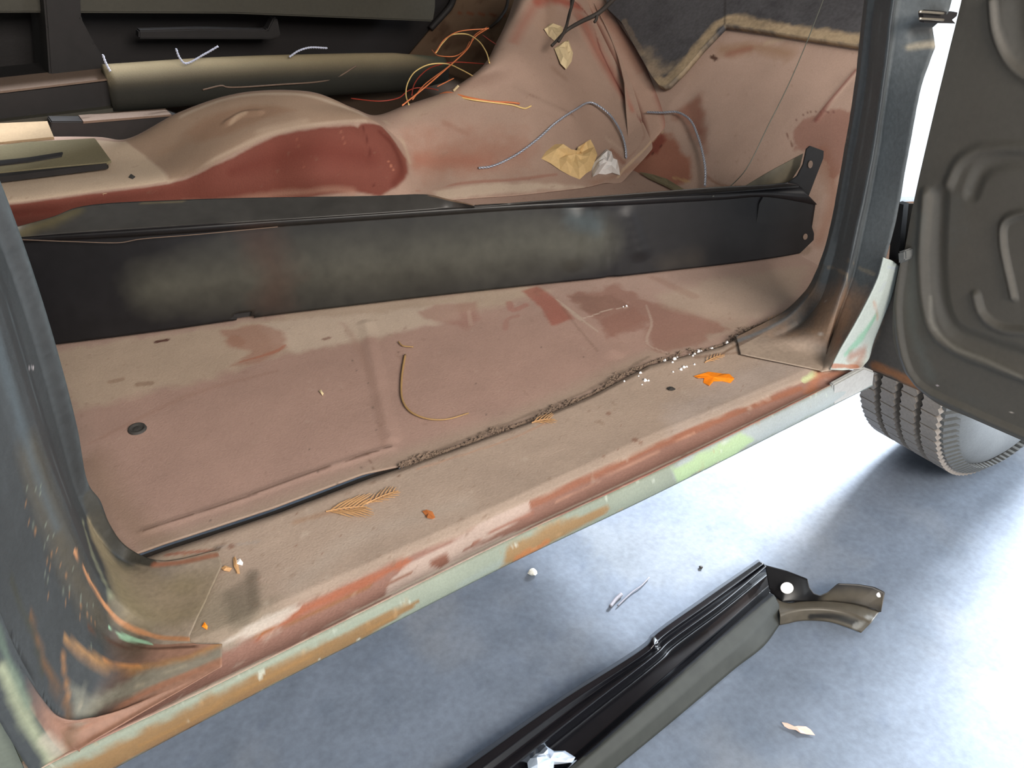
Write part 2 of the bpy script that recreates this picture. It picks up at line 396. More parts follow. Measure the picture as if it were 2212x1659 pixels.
# worn bare region, right
p.poly([(1230, 640), (1330, 612), (1400, 650), (1510, 680), (1570, 712), (1500, 745), (1400, 760), (1400, 700), (1320, 730), (1290, 700)], (138, 96, 82), .7, 14, 26)
p.poly([(1240, 640), (1320, 635), (1360, 660), (1290, 680), (1250, 670)], (126, 92, 78), .6, 14, 20)
p.poly([(1300, 690), (1370, 665), (1400, 690), (1340, 715), (1308, 735), (1300, 712)], (140, 98, 84), .6, 8, 12)
p.stroke([(1395, 660), (1408, 700), (1400, 745), (1440, 762)], [4, 7, 7, 4], (178, 156, 140), .55)
p.stroke([(1260, 690), (1310, 672), (1355, 662)], 4, (196, 178, 160), .6)
p.poly([(1420, 640), (1560, 600), (1740, 580), (1730, 640), (1640, 690), (1540, 690), (1440, 665)], (166, 146, 126), .6, 30, 20)
p.stroke([(1215, 665), (1240, 700), (1290, 760)], 8, (120, 92, 76), .35, .6, 1.0)
p.stroke([(1410, 600), (1500, 640)], 30, (140, 104, 88), .4, .6)
# weld lines & cracks
p.stroke([(310, 1150), (500, 1085), (640, 1035), (780, 985), (845, 965)], 6, (84, 60, 48), .75, .6, 1.6)
p.stroke([(900, 1000), (1000, 950), (1140, 898), (1280, 838), (1400, 770)], 16, (112, 94, 80), .6, .7, 1.2)
p.stroke([(795, 980), (808, 1012)], 3, (110, 80, 64), .6)
for x, y, r in [(761, 778, 9), (795, 830, 6), (806, 880, 9), (770, 800, 5), (812, 930, 8), (688, 1020, 9), (735, 1065, 4), (780, 1010, 9), (453, 1125, 9), (668, 970, 5), (1050, 895, 7), (1260, 772, 10), (860, 760, 5), (1170, 750, 5), (1030, 828, 4)]:
    p.stroke([(x, y)], r, (96, 80, 72), .7)
p.stroke([(740, 700), (780, 760), (812, 860), (830, 960)], 22, (150, 116, 100), .35, .8, 1)
p.mottle((130, 100, 84), .2, .35, 120, .1, 2); p.mottle((180, 156, 140), .22, .3, 90, .1, 6)
# relief
z = G[..., 2].reshape(-1)
z += .0006*fbm(V, 40, 3)
z += .0015*p.mask([(310, 1150), (500, 1085), (640, 1035), (780, 985), (845, 965)], 30, 1, .1)
z += .003*p.mask([(1180, 632), (1250, 690), (1320, 760)], 60, 1, 0)
z += .006*np.clip((V[:, 0]-1.0)/.2, 0, 1)
z += .0025*p.mask([(790, 700), (830, 900), (845, 945)], 40, 1, 0)
G[..., 2] = z.reshape(G.shape[:2]); FLOOR = p; p.desat(.14)
floorpan = sheet('floor_pan', G, 'dust', truck, p, thick=.002); floorpan.modifiers[0].offset = -1
# recessed drain plug
dp = p.on(298, 928)
bm = bmesh.new()
prof = [(.0, .0015), (.003, .0022), (.0045, .001), (.0075, .001), (.0085, .003), (.0105, .0028), (.0115, .0)]
V = []; Fc = []; S = 28
for r_, h_ in prof:
    for k in range(S): V.append((dp[0]+r_*cos(2*pi*k/S), dp[1]+r_*sin(2*pi*k/S), dp[2]+h_))
for i in range(len(prof)-1):
    for k in range(S): Fc.append([i*S+k, (i+1)*S+k, (i+1)*S+(k+1) % S, i*S+(k+1) % S])
o = mesh_obj('drain_plug', V, Fc, 'rubber', floorpan); o['label'] = 'dark rubber drain plug'
# crumbled seam sealer along the sill joint
gs = []
P = crm([s_+np.array([0, .010, -.0195]) for s_ in seam[:6]], 120); V, Fc = tubegeo(P, .011, 8); mesh_obj('seam_gap_shade', V, Fc, 'seamshade', floorpan)  # dark strip laid under the gap to give it its shade
P = crm([Z(*q, .499) for q in seam_px[5:12]], 400)
pts = []
for i in range(1500):
    t = int(400*RNG.rand()**1.25); c = P[t]+np.array([RNG.randn()*.002, .002+RNG.randn()*.003*(1+np.sin(t*.09)), -.001]); r_ = abs(RNG.randn())*.0011+.0005
    q = [c+r_*np.array(d) for d in [(1, 0, 0), (0, 1, 0), (-1, 0, 0), (0, -1, 0), (0, 0, .9)]]
    gs.append((q, [[0, 1, 4], [1, 2, 4], [2, 3, 4], [3, 0, 4], [0, 3, 2, 1]]))
V, Fc = join(gs); o = mesh_obj('seam_sealer', V, Fc, 'crust', floorpan, False); o['kind'] = 'stuff'; o['label'] = 'dark crumbly rust and sealer crumbs in the seam'

# ---- sill
bpx = [(60, 1676), (169, 1620), (457, 1485), (800, 1314), (1095, 1168), (1400, 1027), (1700, 880), (1870, 795)]
apx = [(140, 1716), (247, 1659), (457, 1547), (800, 1371), (1106, 1215), (1400, 1075), (1700, 925), (1884, 833)]
dpx = [(20, 1590), (170, 1520), (471, 1392), (800, 1243), (1142, 1085), (1400, 966), (1729, 826), (1800, 795)]
B = [Z(*q, .500) for q in bpx]; A = [Y(q[0], q[1], B[i][1]-.001) for i, q in enumerate(apx)]
C0 = [Z(*q, .500) for q in dpx]
n = 520
Bc = crm(B, n); Dc = rsm(C0, n); Ac = crm(A, n); Ec = rsm([s for s in seam], n)
Ec = Ec+np.array([0, 0, -.0005])
rows = []
for t in np.linspace(0, 1, 9): rows.append(Ac*(1-t)+Bc*t)
SK = np.array(rows)
for k in range(9): SK[k, :, 1] -= .004*sin(pi*k/8)       # rolled outer face
rows = []
for t in np.linspace(0, 1, 14):
    q = Bc*(1-t)+Dc*t; q = q.copy(); q[:, 2] = .500-.004*sin(pi*min(1, t*1.25))+(.004*np.clip((t-.8)/.2, 0, 1)); rows.append(q)
for t in np.linspace(.03, 1, 60):
    q = Dc*(1-t)+Ec*t; q[:, 2] = .504+.003*np.clip(t/.08, 0, 1)-.002*sin(pi*t)-.0105*np.clip((t-.86)/.14, 0, 1)**2; rows.append(q)
for dz, dy in ((-.003, .001), (-.012, .002), (-.02, .002)):
    q = Ec+np.array([0, dy, dz]); rows.append(q)
SG = np.array(rows)
p = Paint(SG, (158, 140, 126)); p.vary(.05, 10)
p.n1 = fbm(p.V*np.array([.5, 1.3, 1]), 70, 4)
# left end darker, greyer
p.poly([(150, 1250), (420, 1190), (560, 1300), (540, 1380), (300, 1480), (120, 1480)], (126, 116, 98), .6, 90, 40)
p.stroke([(300, 1320), (450, 1330), (560, 1330)], 140, (128, 118, 102), .5, .9)
p.poly([(480, 1280), (545, 1240), (565, 1290), (540, 1350), (500, 1365), (490, 1320)], (92, 84, 72), .55, 20, 18)
p.stroke([(545, 1235), (550, 1310)], 34, (96, 86, 74), .5, .7)
p.stroke([(640, 1260), (760, 1170), (900, 1120), (1000, 1090)], 90, (166, 152, 140), .5, .9)
p.poly([(1440, 880), (1600, 800), (1780, 720), (1780, 790), (1600, 870), (1450, 940)], (162, 150, 144), .5, 50, 30)
# brown band (groove + lower step)
low = [(40, 1655), (169, 1610), (457, 1478), (800, 1308), (1095, 1162), (1400, 1021), (1700, 876), (1862, 796)]
band = dpx[1:]+low[::-1]
p.poly([(100, 1550), (300, 1470), (471, 1398), (560, 1362), (640, 1308), (800, 1238), (972, 1165), (1142, 1085), (1400, 966), (1729, 826), (1800, 800), (1862, 800), (1700, 882), (1400, 1032), (1095, 1172), (800, 1320), (457, 1492), (169, 1630), (90, 1650)], (132, 98, 87), .95, 5, 6)
p.stroke([(560, 1372), (640, 1325), (800, 1250), (880, 1215)], 26, (150, 84, 54), .75, .6, .8)
p.stroke([(500, 1392), (640, 1340), (800, 1264)], 8, (132, 88, 48), .6, .6, 1)
p.stroke([(1142, 1095), (1280, 1030), (1400, 977), (1560, 905), (1729, 838)], 20, (138, 88, 66), .8, .6, .6)
p.stroke([(1200, 1085), (1400, 985), (1500, 938)], 5, (180, 140, 120), .5, .6, 1.5)
p.stroke([(1280, 1085), (1500, 985), (1760, 860)], 26, (150, 104, 92), .7, .8)
# bare pale patches in the band
p.poly([(835, 1290), (840, 1262), (870, 1230), (970, 1170), (1080, 1110), (1142, 1088), (1150, 1108), (1060, 1160), (1000, 1190), (1165, 1130), (1110, 1168), (960, 1240), (840, 1310), (800, 1320), (845, 1290)], (170, 152, 142), .95, 4, 8)
p.poly([(930, 1215), (965, 1196), (970, 1215), (950, 1228), (932, 1226)], (122, 82, 68), .95, 4, 6)
p.stroke([(1020, 1172), (1080, 1140), (1150, 1110)], [3, 8, 14], (140, 98, 84), .9, .4, .6)
p.stroke([(840, 1262), (890, 1236)], [10, 3], (130, 92, 76), .9)
p.poly([(470, 1395), (570, 1335), (640, 1305), (648, 1318), (560, 1372), (510, 1385)], (176, 166, 156), .9, 4, 6)
p.poly([(250, 1440), (430, 1400), (560, 1370), (480, 1410), (300, 1480), (210, 1510)], (138, 130, 118), .85, 8, 12)
p.stroke([(200, 1530), (330, 1475), (460, 1420)], 10, (120, 80, 52), .8, .6, 1)
p.stroke([(120, 1590), (200, 1560)], 60, (112, 74, 56), .6, .8)
p.stroke([(150, 1560), (175, 1600)], 40, (84, 58, 38), .7, .7, 1)
p.stroke([(1735, 822), (1760, 810)], [14, 22], (176, 184, 140), .9, .5, .3)
p.stroke([(1750, 850), (1770, 800), (1790, 770)], 34, (158, 100, 70), .7, .8)
p.stroke([(1775, 812), (1850, 800)], 26, (140, 94, 72), .7, .8)
# pale chipped line along the top edge of the green skirt
p.stroke(low[1:], 4, (200, 190, 172), .6, .6, 1.6)
# dirt, rust along the upper seam
p.stroke([(470, 1185), (600, 1122), (700, 1086), (790, 1062), (862, 1028)], 12, (92, 62, 42), .8, .6, 1.6)
p.stroke([(640, 1128), (760, 1092), (850, 1062)], 20, (150, 116, 90), .5, .8, 1)
p.stroke([(440, 1188), (470, 1186)], 16, (76, 68, 60), .7, .6, 1); p.stroke([(470, 1182), (560, 1170)], 8, (150, 142, 136), .5)
p.stroke([(400, 1200), (600, 1135), (720, 1095)], 5, (140, 98, 70), .6, .6, 1.2)
p.stroke([(360, 1200), (450, 1192)], 12, (136, 74, 54), .7, .6, .6)
p.stroke([(860, 1020), (940, 990), (1140, 918), (1280, 858), (1400, 795)], 12, (104, 86, 72), .6, .7, 1.4)
p.stroke([(900, 1015), (1100, 950), (1180, 915)], 6, (168, 130, 108), .6, .7, 1)
p.stroke([(1380, 790), (1410, 778), (1430, 770)], [18, 26, 18], (110, 98, 82), .8)
p.stroke([(1560, 765), (1620, 730), (1680, 705), (1750, 690)], 8, (96, 70, 50), .7, .7, 1.6)
p.stroke([(1500, 772), (1600, 762)], 10, (112, 78, 56), .5, .7, 1.6)
p.stroke([(1575, 735), (1680, 695), (1770, 625)], 10, (92, 94, 98), .7, .7, .4)
p.stroke([(1690, 712), (1745, 708)], 12, (176, 116, 60), .6, .7, 1.6)
for x, y, r in [(925, 1113, 14), (640, 1180, 9), (698, 1195, 9), (735, 1160, 7), (1372, 952, 16), (1385, 958, 10), (1305, 985, 9), (1335, 972, 7), (1315, 895, 14), (1020, 1180, 9), (1340, 920, 7), (1600, 845, 5), (870, 1210, 6), (640, 1110, 8), (456, 1190, 18), (500, 1180, 18), (1140, 880, 4), (1605, 835, 4)]:
    p.stroke([(x, y)], r, (122, 86, 70), .7)
p.mottle((118, 92, 74), .2, .45, 130, .08, 4); p.mottle((182, 168, 154), .2, .35, 60, .1, 9)
zz = SG[..., 2].reshape(-1)+.0008*fbm(p.V, 60, 3)
SG[..., 2] = zz.reshape(SG.shape[:2]); SILL = p
sill = sheet('door_sill', SG, 'sillpaint', truck, p, thick=.0012)
p = Paint(SK, (116, 122, 108), (0, 2)); p.vary(.06, 10)
p.stroke([(1480, 1008), (1700, 900), (1880, 815)], 90, (138, 144, 144), .9, .5, .4)
p.poly([(1450, 1010), (1600, 938), (1625, 950), (1580, 985), (1460, 1040)], (140, 160, 118), .9, 8, 10)
p.stroke([(1000, 1260), (1200, 1150)], 40, (122, 130, 122), .6, .8)
p.stroke([(150, 1680), (250, 1636), (457, 1532), (700, 1406), (800, 1354), (900, 1302)], [78, 76, 72, 68, 60, 20], (112, 84, 50), .95, .3, .35)
p.stroke([(250, 1650), (600, 1465)], 24, (112, 82, 52), .6, .6, 1)
p.stroke([(300, 1610), (600, 1450), (850, 1330)], 12, (128, 94, 52), .5, .6, 1.4)
p.stroke([(1110, 1200), (1200, 1150), (1310, 1100)], [70, 60, 24], (120, 92, 56), .95, .4, .5)
p.stroke([(1115, 1205), (1180, 1172)], [36, 24], (150, 88, 44), .7, .5, 1)
p.mottle((150, 120, 84), .2, .4, 90, .08, 5); p.mottle((170, 176, 164), .24, .6, 90, .05, 1)
skirt = sheet('sill_skirt', SK, 'sillpaint', truck, p, thick=.0012); skirt['label'] = 'rusted pale green outer sill face'
# inner rocker web behind the skirt, hides nothing but closes the sill as a box
e0 = Bc[::20]; prism('sill_web', [tuple(x) for x in (Bc[::40]+np.array([0, .012, -.006]))]+[tuple(x) for x in (Bc[::-40]+np.array([0, .012, -.045]))], (0, .002, 0), 'dark', truck)

# ---- transmission tunnel with seat hump
ch = [
 [(-90, 520, .495), (-90, 485, .53), (-90, 452, .56), (-85, 380, .568), (-70, 305, .57)],
 [(15, 500, .495), (14, 470, .53), (20, 438, .56), (60, 365, .566), (95, 300, .57)],
 [(190, 485, .495), (195, 450, .53), (205, 415, .56), (215, 355, .566), (210, 300, .572)],
 [(345, 470, .495), (350, 430, .53), (362, 393, .56), (320, 345, .568), (272, 304, .575)],
 [(455, 465, .495), (465, 410, .545), (475, 342, .595), (440, 285, .615), (390, 245, .625)],
 [(580, 460, .495), (583, 385, .56), (585, 289, .625), (545, 240, .645), (505, 206, .652)],
 [(690, 455, .495), (695, 375, .57), (700, 266, .635), (655, 225, .655), (625, 197, .662)],
 [(760, 450, .495), (765, 365, .565), (762, 260, .630), (725, 228, .645), (690, 204, .655)],
 [(835, 445, .495), (850, 375, .545), (822, 272, .610), (795, 255, .625), (762, 234, .632)],
 [(905, 437, .495), (900, 390, .515), (880, 320, .560), (845, 275, .60), (812, 252, .612)],
 [(1000, 430, .495), (995, 385, .515), (975, 310, .560), (930, 260, .60), (890, 229, .617)],
 [(1120, 422, .495), (1115, 370, .52), (1085, 290, .575), (1040, 220, .625), (985, 195, .64)],
 [(1230, 410, .495), (1220, 355, .525), (1190, 260, .59), (1130, 170, .655), (1050, 152, .68)],
 [(1305, 396, .497), (1320, 330, .53), (1285, 190, .60), (1215, 85, .675), (1108, 60, .715)],
 [(1350, 386, .500), (1424, 287, .551), (1345, 140, .62), (1275, 20, .685), (1135, 0, .745)],
 [(1350, 180, .61), (1330, 110, .64), (1290, 20, .69), (1240, -60, .73), (1160, -75, .78)],
]
CH = []
for c in ch:
    q = [Z(*s) for s in c]; c5 = q[-1]
    q += [c5+np.array([.03, .10, -.045]), c5+np.array([.08, .26, -.20])]
    CH.append(q)
G = loft(CH, 190, 420)
P_ = G.reshape(-1, 3)
p = Paint(G, (158, 130, 114)); p.vary(.05, 8)
pyg = p.py.reshape(G.shape[:2]); jc = pyg.argmin(1); p.bad = ((np.arange(G.shape[1])[None, :] > jc[:, None]+1)*1e9).ravel()
p.stroke([(30, 462), (120, 455)], 40, (126, 44, 34), .7, .8)
p.poly([(272, 304), (390, 245), (505, 208), (625, 199), (690, 206), (762, 236), (822, 270), (762, 262), (700, 268), (585, 290), (475, 345), (362, 393), (320, 345)], (150, 124, 102), .9, 14, 4, 'uv')
p.poly([(-85, 380), (60, 318), (210, 304), (272, 306), (320, 345), (362, 393), (205, 414), (20, 438), (-85, 452)], (184, 162, 138), .9, 5, 2, 'uv')
p.poly([(440, 258), (520, 230), (600, 228), (640, 240), (560, 262), (500, 290), (430, 310), (400, 290)], (142, 108, 84), .7, 22, 8, 'uv')
p.stroke([(395, 250), (505, 212), (610, 203), (690, 214), (790, 252)], 20, (182, 162, 142), .7, .9, .2)
p.stroke([(500, 268), (515, 254), (530, 248)], [14, 24, 14], (174, 146, 120), .8, .8, .1)
p.poly([(-90, 458), (20, 443), (205, 418), (362, 398), (440, 370), (520, 330), (590, 296), (640, 284), (700, 276), (760, 272), (822, 272), (850, 305), (878, 345), (880, 375), (860, 400), (820, 425), (760, 415), (700, 420), (560, 440), (400, 455), (180, 480), (-90, 505)], (116, 54, 41), .95, 9, 4, 'uv')
p.stroke([(500, 372), (600, 340), (700, 330), (800, 340)], [30, 80, 90, 60], (104, 42, 30), .6, .9, .1)
p.stroke([(820, 285), (850, 320), (868, 365), (850, 395)], [16, 26, 30, 30], (98, 40, 28), .7, .8, .1)
p.stroke([(365, 392), (475, 338), (585, 288), (640, 276), (700, 268), (790, 262)], [10, 14, 18, 20, 14, 12], (180, 156, 134), .75, .9, .3)
p.stroke([(560, 285), (610, 272), (660, 262)], 26, (172, 148, 126), .6, .9)
p.stroke([(400, 440), (560, 425), (700, 408), (760, 415)], 26, (160, 116, 96), .7, .9, .3)
p.stroke([(785, 275), (800, 330), (805, 400)], 5, (86, 32, 22), .7, .8)
p.stroke([(640, 300), (655, 360)], 3, (160, 90, 66), .4); p.stroke([(735, 285), (745, 310)], 3, (170, 104, 80), .4); p.stroke([(838, 350), (848, 368)], 3, (190, 120, 90), .6)
p.stroke([(350, 330), (420, 300)], 30, (150, 120, 96), .5, .9)
# tunnel flank
p.poly([(880, 300), (960, 280), (1060, 290), (1150, 310), (1140, 350), (1040, 370), (920, 385), (880, 350)], (146, 96, 76), .6, 40, 20)
p.stroke([(900, 345), (1000, 348), (1060, 350)], 50, (148, 80, 56), .4, .95)
p.stroke([(830, 262), (870, 310), (885, 350)], 14, (166, 144, 122), .7, .8, .2)
p.stroke([(880, 250), (960, 215), (1040, 205)], 40, (166, 142, 122), .6, .95)
p.stroke([(960, 265), (1010, 290)], 18, (138, 96, 78), .4, .8)
p.stroke([(1145, 205), (1235, 250)], [5, 9], (126, 88, 74), .6, .7, .3)
p.stroke([(900, 412), (1000, 395), (1120, 388), (1200, 378)], [6, 12, 12, 10], (146, 92, 76), .6, .7, .5)
p.poly([(940, 412), (1090, 396), (1220, 400), (1265, 425), (940, 440)], (184, 164, 144), .8, 10, 6)
p.poly([(1265, 390), (1345, 378), (1400, 390), (1450, 420), (1290, 430)], (148, 108, 86), .7, 10, 8)
p.stroke([(1150, 10), (1130, 50), (1110, 90)], 34, (150, 84, 66), .5, .95, .1)
p.stroke([(1135, -10), (1200, 0), (1250, 15)], 40, (150, 66, 48), .8, .8, .3)
p.stroke([(1255, 40), (1290, 110), (1330, 180), (1365, 240)], [60, 50, 30, 14], (156, 88, 70), .7, .9, .2)
p.stroke([(1195, 20), (1170, 60)], 50, (164, 132, 112), .6, .9)
p.stroke([(1197, 150), (1215, 165)], 30, (120, 88, 70), .4, .9)
p.stroke([(1215, -20), (1262, 22), (1300, 110), (1340, 190), (1384, 262)], 5, (112, 44, 36), .85, .6, .1)
p.stroke([(1385, 262), (1392, 290), (1380, 320), (1350, 350)], 7, (140, 106, 90), .5)
p.stroke([(1424, 288), (1390, 325), (1345, 368), (1335, 385)], 6, (190, 160, 128), .7)
p.stroke([(1400, 270), (1410, 290)], 30, (174, 150, 132), .5, .9)
p.stroke([(1310, 300), (1350, 330)], 12, (176, 150, 130), .5); p.stroke([(1320, 325), (1345, 350)], 14, (130, 84, 66), .7)
p.mottle((128, 96, 78), .22, .3, 110, .1, 3)
TUN = p; p.desat(.14)
N_ = .0012*fbm(P_, 18, 2)
P2 = P_.copy(); P2[:, 2] += N_
P2[:, 2] -= .003*p.mask([(1215, -20), (1262, 22), (1300, 110), (1340, 190), (1384, 262)], 9, 1, 0)
P2[:, 2] -= .004*p.mask([(770, 270), (790, 330), (795, 400)], 16, 1, 0)
P2[:, 2] += .003*p.mask([(1240, 40), (1290, 125), (1340, 215)], 22, 1, 0)
P2[:, 2] += .004*p.mask([(490, 268), (525, 248), (560, 245)], 26, 1, 0)
P2[:, 2] += .003*p.mask([(1090, 190), (1145, 212), (1235, 255)], 26, 1, 0)
tun = sheet('transmission_tunnel', P2.reshape(G.shape), 'dust', truck, p, thick=.0015)

# ---- toe board (slanting bulkhead) on plane X = 1.15 + 1.2 (z-0.5)
TN = (1, 0, -1.2); TP = (1.145, 0, .5)
def toe(x, y, o=0): return PL(x, y, TN, (TP[0]-o, 0, TP[2]))
gy = np.linspace(.62, 1.95, 300); gz = np.linspace(.47, .95, 220)
Y_, Z_ = np.meshgrid(gy, gz, indexing='ij')
# plane lies a bit deeper than the flange strip; bottom blends into floor
X_ = TP[0]+1.2*(Z_-.5)
G = np.stack([X_, Y_, Z_], -1)
msk = None
p = Paint(G, (172, 143, 127), (1, 2)); p.vary(.05, 8)
p.poly([(1455, 250), (1510, 205), (1520, 260), (1515, 310), (1490, 290)], (134, 76, 54), .7, 16, 8)
p.stroke([(1510, 240), (1525, 330)], 22, (142, 92, 74), .4, .8)
p.stroke([(1560, 110), (1640, 105), (1700, 115)], 50, (146, 108, 74), .6, .9, .6)
p.stroke([(1575, 118), (1620, 105)], 24, (140, 80, 60), .6, .9)
p.stroke([(1655, 95), (1690, 85)], 22, (182, 158, 130), .6, .9)
p.stroke([(1540, 122), (1548, 128)], 12, (70, 40, 28), .9)
p.poly([(1340, 390), (1375, 340), (1432, 282), (1465, 310), (1495, 350), (1490, 385), (1440, 420), (1330, 430)], (150, 88, 64), .85, 9, 8)
p.poly([(1395, 320), (1432, 285), (1440, 305), (1420, 330), (1390, 340)], (126, 58, 44), .9, 6, 6)
p.stroke([(1345, 360), (1380, 330), (1432, 285)], [3, 4, 3], (190, 160, 126), .7)
p.stroke([(1410, 335), (1430, 315)], 3, (82, 40, 30), .8)
p.stroke([(1455, 385), (1490, 392)], 6, (196, 160, 100), .5, .6, 1.6)
p.poly([(1710, 290), (1735, 255), (1790, 240), (1850, 240), (1830, 330), (1800, 400), (1770, 330), (1720, 320)], (140, 92, 78), .7, 4, 8)
p.mottle((110, 64, 52), .1, .0, 60, .05)
p.stroke([(1720, 262), (1745, 245), (1800, 243)], 3, (100, 60, 52), .7, .6, .6); p.stroke([(1700, 290), (1712, 318)], 3, (96, 50, 36), .7)
p.stroke([(1765, 262), (1800, 215), (1850, 150)], [14, 10, 6], (122, 66, 58), .8, .6, .1)
p.stroke([(1770, 330), (1800, 420), (1770, 520)], 50, (140, 88, 60), .5, .9)
p.stroke([(1525, 380), (1560, 400), (1600, 405)], 8, (130, 84, 60), .6, .7, 1)
p.stroke([(1640, 560), (1740, 540)], 30, (120, 96, 74), .5)
p.mottle((128, 96, 78), .22, .3, 110, .1, 3)
TOE = p; p.desat(.14)
Q = G.reshape(-1, 3).copy()
Q[:, 0] += .006*p.mask([(1480, 225), (1500, 290)], 70, 1, 0)
Q[:, 0] -= .003*p.mask([(1765, 262), (1800, 215), (1850, 150)], 14, 1, 0)
Q[:, 0] += .0015*fbm(Q, 12, 2)
toeb = sheet('toe_board', Q.reshape(G.shape), 'dust', truck, p, thick=.002)
# flange strip where tunnel is lapped over toe board
gA = [(1228, -60), (1262, 10), (1292, 60), (1335, 150), (1372, 225), (1391, 275), (1396, 310), (1385, 335)]
gB = [(1262, -70), (1310, 10), (1338, 55), (1384, 125), (1412, 190), (1430, 240), (1436, 272), (1428, 290)]
oA = [.004]*5+[.003, .002, .0]; oB = [.005]*5+[.004, .002, .0]
R = [[toe(q[0]-3, q[1], oA[i]-.006) for i, q in enumerate(gA)], [toe(*q, oA[i]) for i, q in enumerate(gA)], [toe(*q, oB[i]) for i, q in enumerate(gB)], [toe(q[0]+2, q[1], oB[i]-.012) for i, q in enumerate(gB)]]
G = rails(R, 60, 4); fl = Paint(G, (182, 152, 136)); fl.stroke(gA, 5, (120, 58, 46), .8); fl.stroke([(1290, 20), (1340, 90), (1380, 160)], 30, (166, 120, 102), .6, .9)
fl.stroke(gB, 4, (110, 56, 46), .7)
sheet('lap_flange', G, 'dust', truck, fl)
# firewall insulation pad, dark with a dusty lower edge
out = [(1290, -120), (1312, 20), (1345, 52), (1384, 123), (1410, 168), (1425, 187), (1436, 192), (1447, 188), (1480, 155), (1520, 108), (1568, 58), (1640, 68), (1740, 84), (1850, 101), (1960, 115), (1980, -120)]
P = [toe(*q, .022) for q in out]
bot = rsm(P[1:-1], 320); topl = rsm([toe(1325, -120, .022), toe(1975, -120, .022)], 320)
tp_ = np.linspace(0, 1, 60)**1.6
G = bot[:, None, :]*(1-tp_)[None, :, None]+topl[:, None, :]*tp_[None, :, None]
pd = Paint(G, (74, 73, 76), (1, 2)); pd.vary(.1, 20)
edge = out[1:-1]
pd.stroke([(x-2, y-10) for x, y in edge[4:-1]], 34, (166, 146, 118), .85, .6, .5)
pd.stroke([(1350, 50), (1390, 120)], 14, (120, 104, 88), .5)
pd.stroke([(1395, 120), (1425, 160), (1450, 150)], 44, (146, 130, 110), .6, .9, .7)
pd.stroke([(1405, 150), (1425, 165)], 40, (150, 132, 112), .6, .9, .8)
pd.stroke([(1568, 55), (1568, 0)], 5, (44, 40, 38), .6)
pd.mottle((50, 48, 52), .1, .5, 20, .2)
o = sheet('firewall_pad', G, 'padblack', truck, pd, thick=.012); o['label'] = 'dark insulation pad with dusty beige edge'

# ---- far side of the cab
gx = np.linspace(-.4, 1.9, 160); gy = np.linspace(1.6, 2.45, 90); X_, Y_ = np.meshgrid(gx, gy, indexing='ij')
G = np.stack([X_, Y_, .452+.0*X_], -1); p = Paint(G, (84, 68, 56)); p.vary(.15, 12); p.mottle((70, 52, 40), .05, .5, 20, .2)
sheet('far_floor', G, 'dust', truck, p)
# far toe board rising to the right of the tunnel
R = [[np.array([1.28, 1.75, .452]), np.array([1.24, 2.1, .452]), np.array([1.2, 2.42, .452])],
     [np.array([1.75, 1.75, .86]), np.array([1.72, 2.1, .86]), np.array([1.7, 2.42, .86])]]
G = loft(R, 80, 80); p = Paint(G, (116, 94, 76), (1, 2)); p.vary(.18, 10)
p.stroke([(940, 75), (1020, 100), (1100, 120)], 60, (92, 66, 50), .6, .9); p.stroke([(990, 26), (1090, 34)], 5, (120, 62, 36), .7)
p.stroke([(960, 120), (1040, 90)], 24, (146, 120, 96), .4, .9); p.mottle((70, 48, 36), .08, .5, 30, .12)
sheet('far_toe_board', G, 'dust', truck, p)
# curved dark pedal arm
tube('pedal_bracket', [toe(985, -40, -.1), toe(975, 10, -.1), toe(955, 35, -.1), toe(930, 62, -.1)], .009, 'dark', truck)
# outer far wall
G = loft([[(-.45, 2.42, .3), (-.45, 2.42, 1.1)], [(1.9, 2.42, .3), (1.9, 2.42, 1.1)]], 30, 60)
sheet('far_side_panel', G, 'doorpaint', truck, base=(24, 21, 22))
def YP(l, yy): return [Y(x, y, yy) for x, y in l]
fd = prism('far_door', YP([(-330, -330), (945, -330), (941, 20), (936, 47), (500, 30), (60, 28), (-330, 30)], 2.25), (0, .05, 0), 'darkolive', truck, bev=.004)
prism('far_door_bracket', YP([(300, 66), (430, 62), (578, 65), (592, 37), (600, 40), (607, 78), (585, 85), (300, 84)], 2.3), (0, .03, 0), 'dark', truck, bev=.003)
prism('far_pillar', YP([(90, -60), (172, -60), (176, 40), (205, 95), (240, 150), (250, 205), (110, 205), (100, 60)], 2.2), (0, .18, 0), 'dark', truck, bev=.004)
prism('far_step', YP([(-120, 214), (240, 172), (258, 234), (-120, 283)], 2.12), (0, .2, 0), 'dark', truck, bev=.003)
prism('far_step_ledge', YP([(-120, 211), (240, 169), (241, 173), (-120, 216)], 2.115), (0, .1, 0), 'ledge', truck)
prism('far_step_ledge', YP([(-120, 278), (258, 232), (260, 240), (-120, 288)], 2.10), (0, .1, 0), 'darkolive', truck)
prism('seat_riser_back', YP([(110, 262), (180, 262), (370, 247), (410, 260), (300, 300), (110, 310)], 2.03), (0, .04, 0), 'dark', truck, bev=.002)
prism('riser_back_lip', YP([(180, 262), (370, 247), (372, 251), (180, 267)], 2.025), (0, .045, 0), 'ledge', truck)
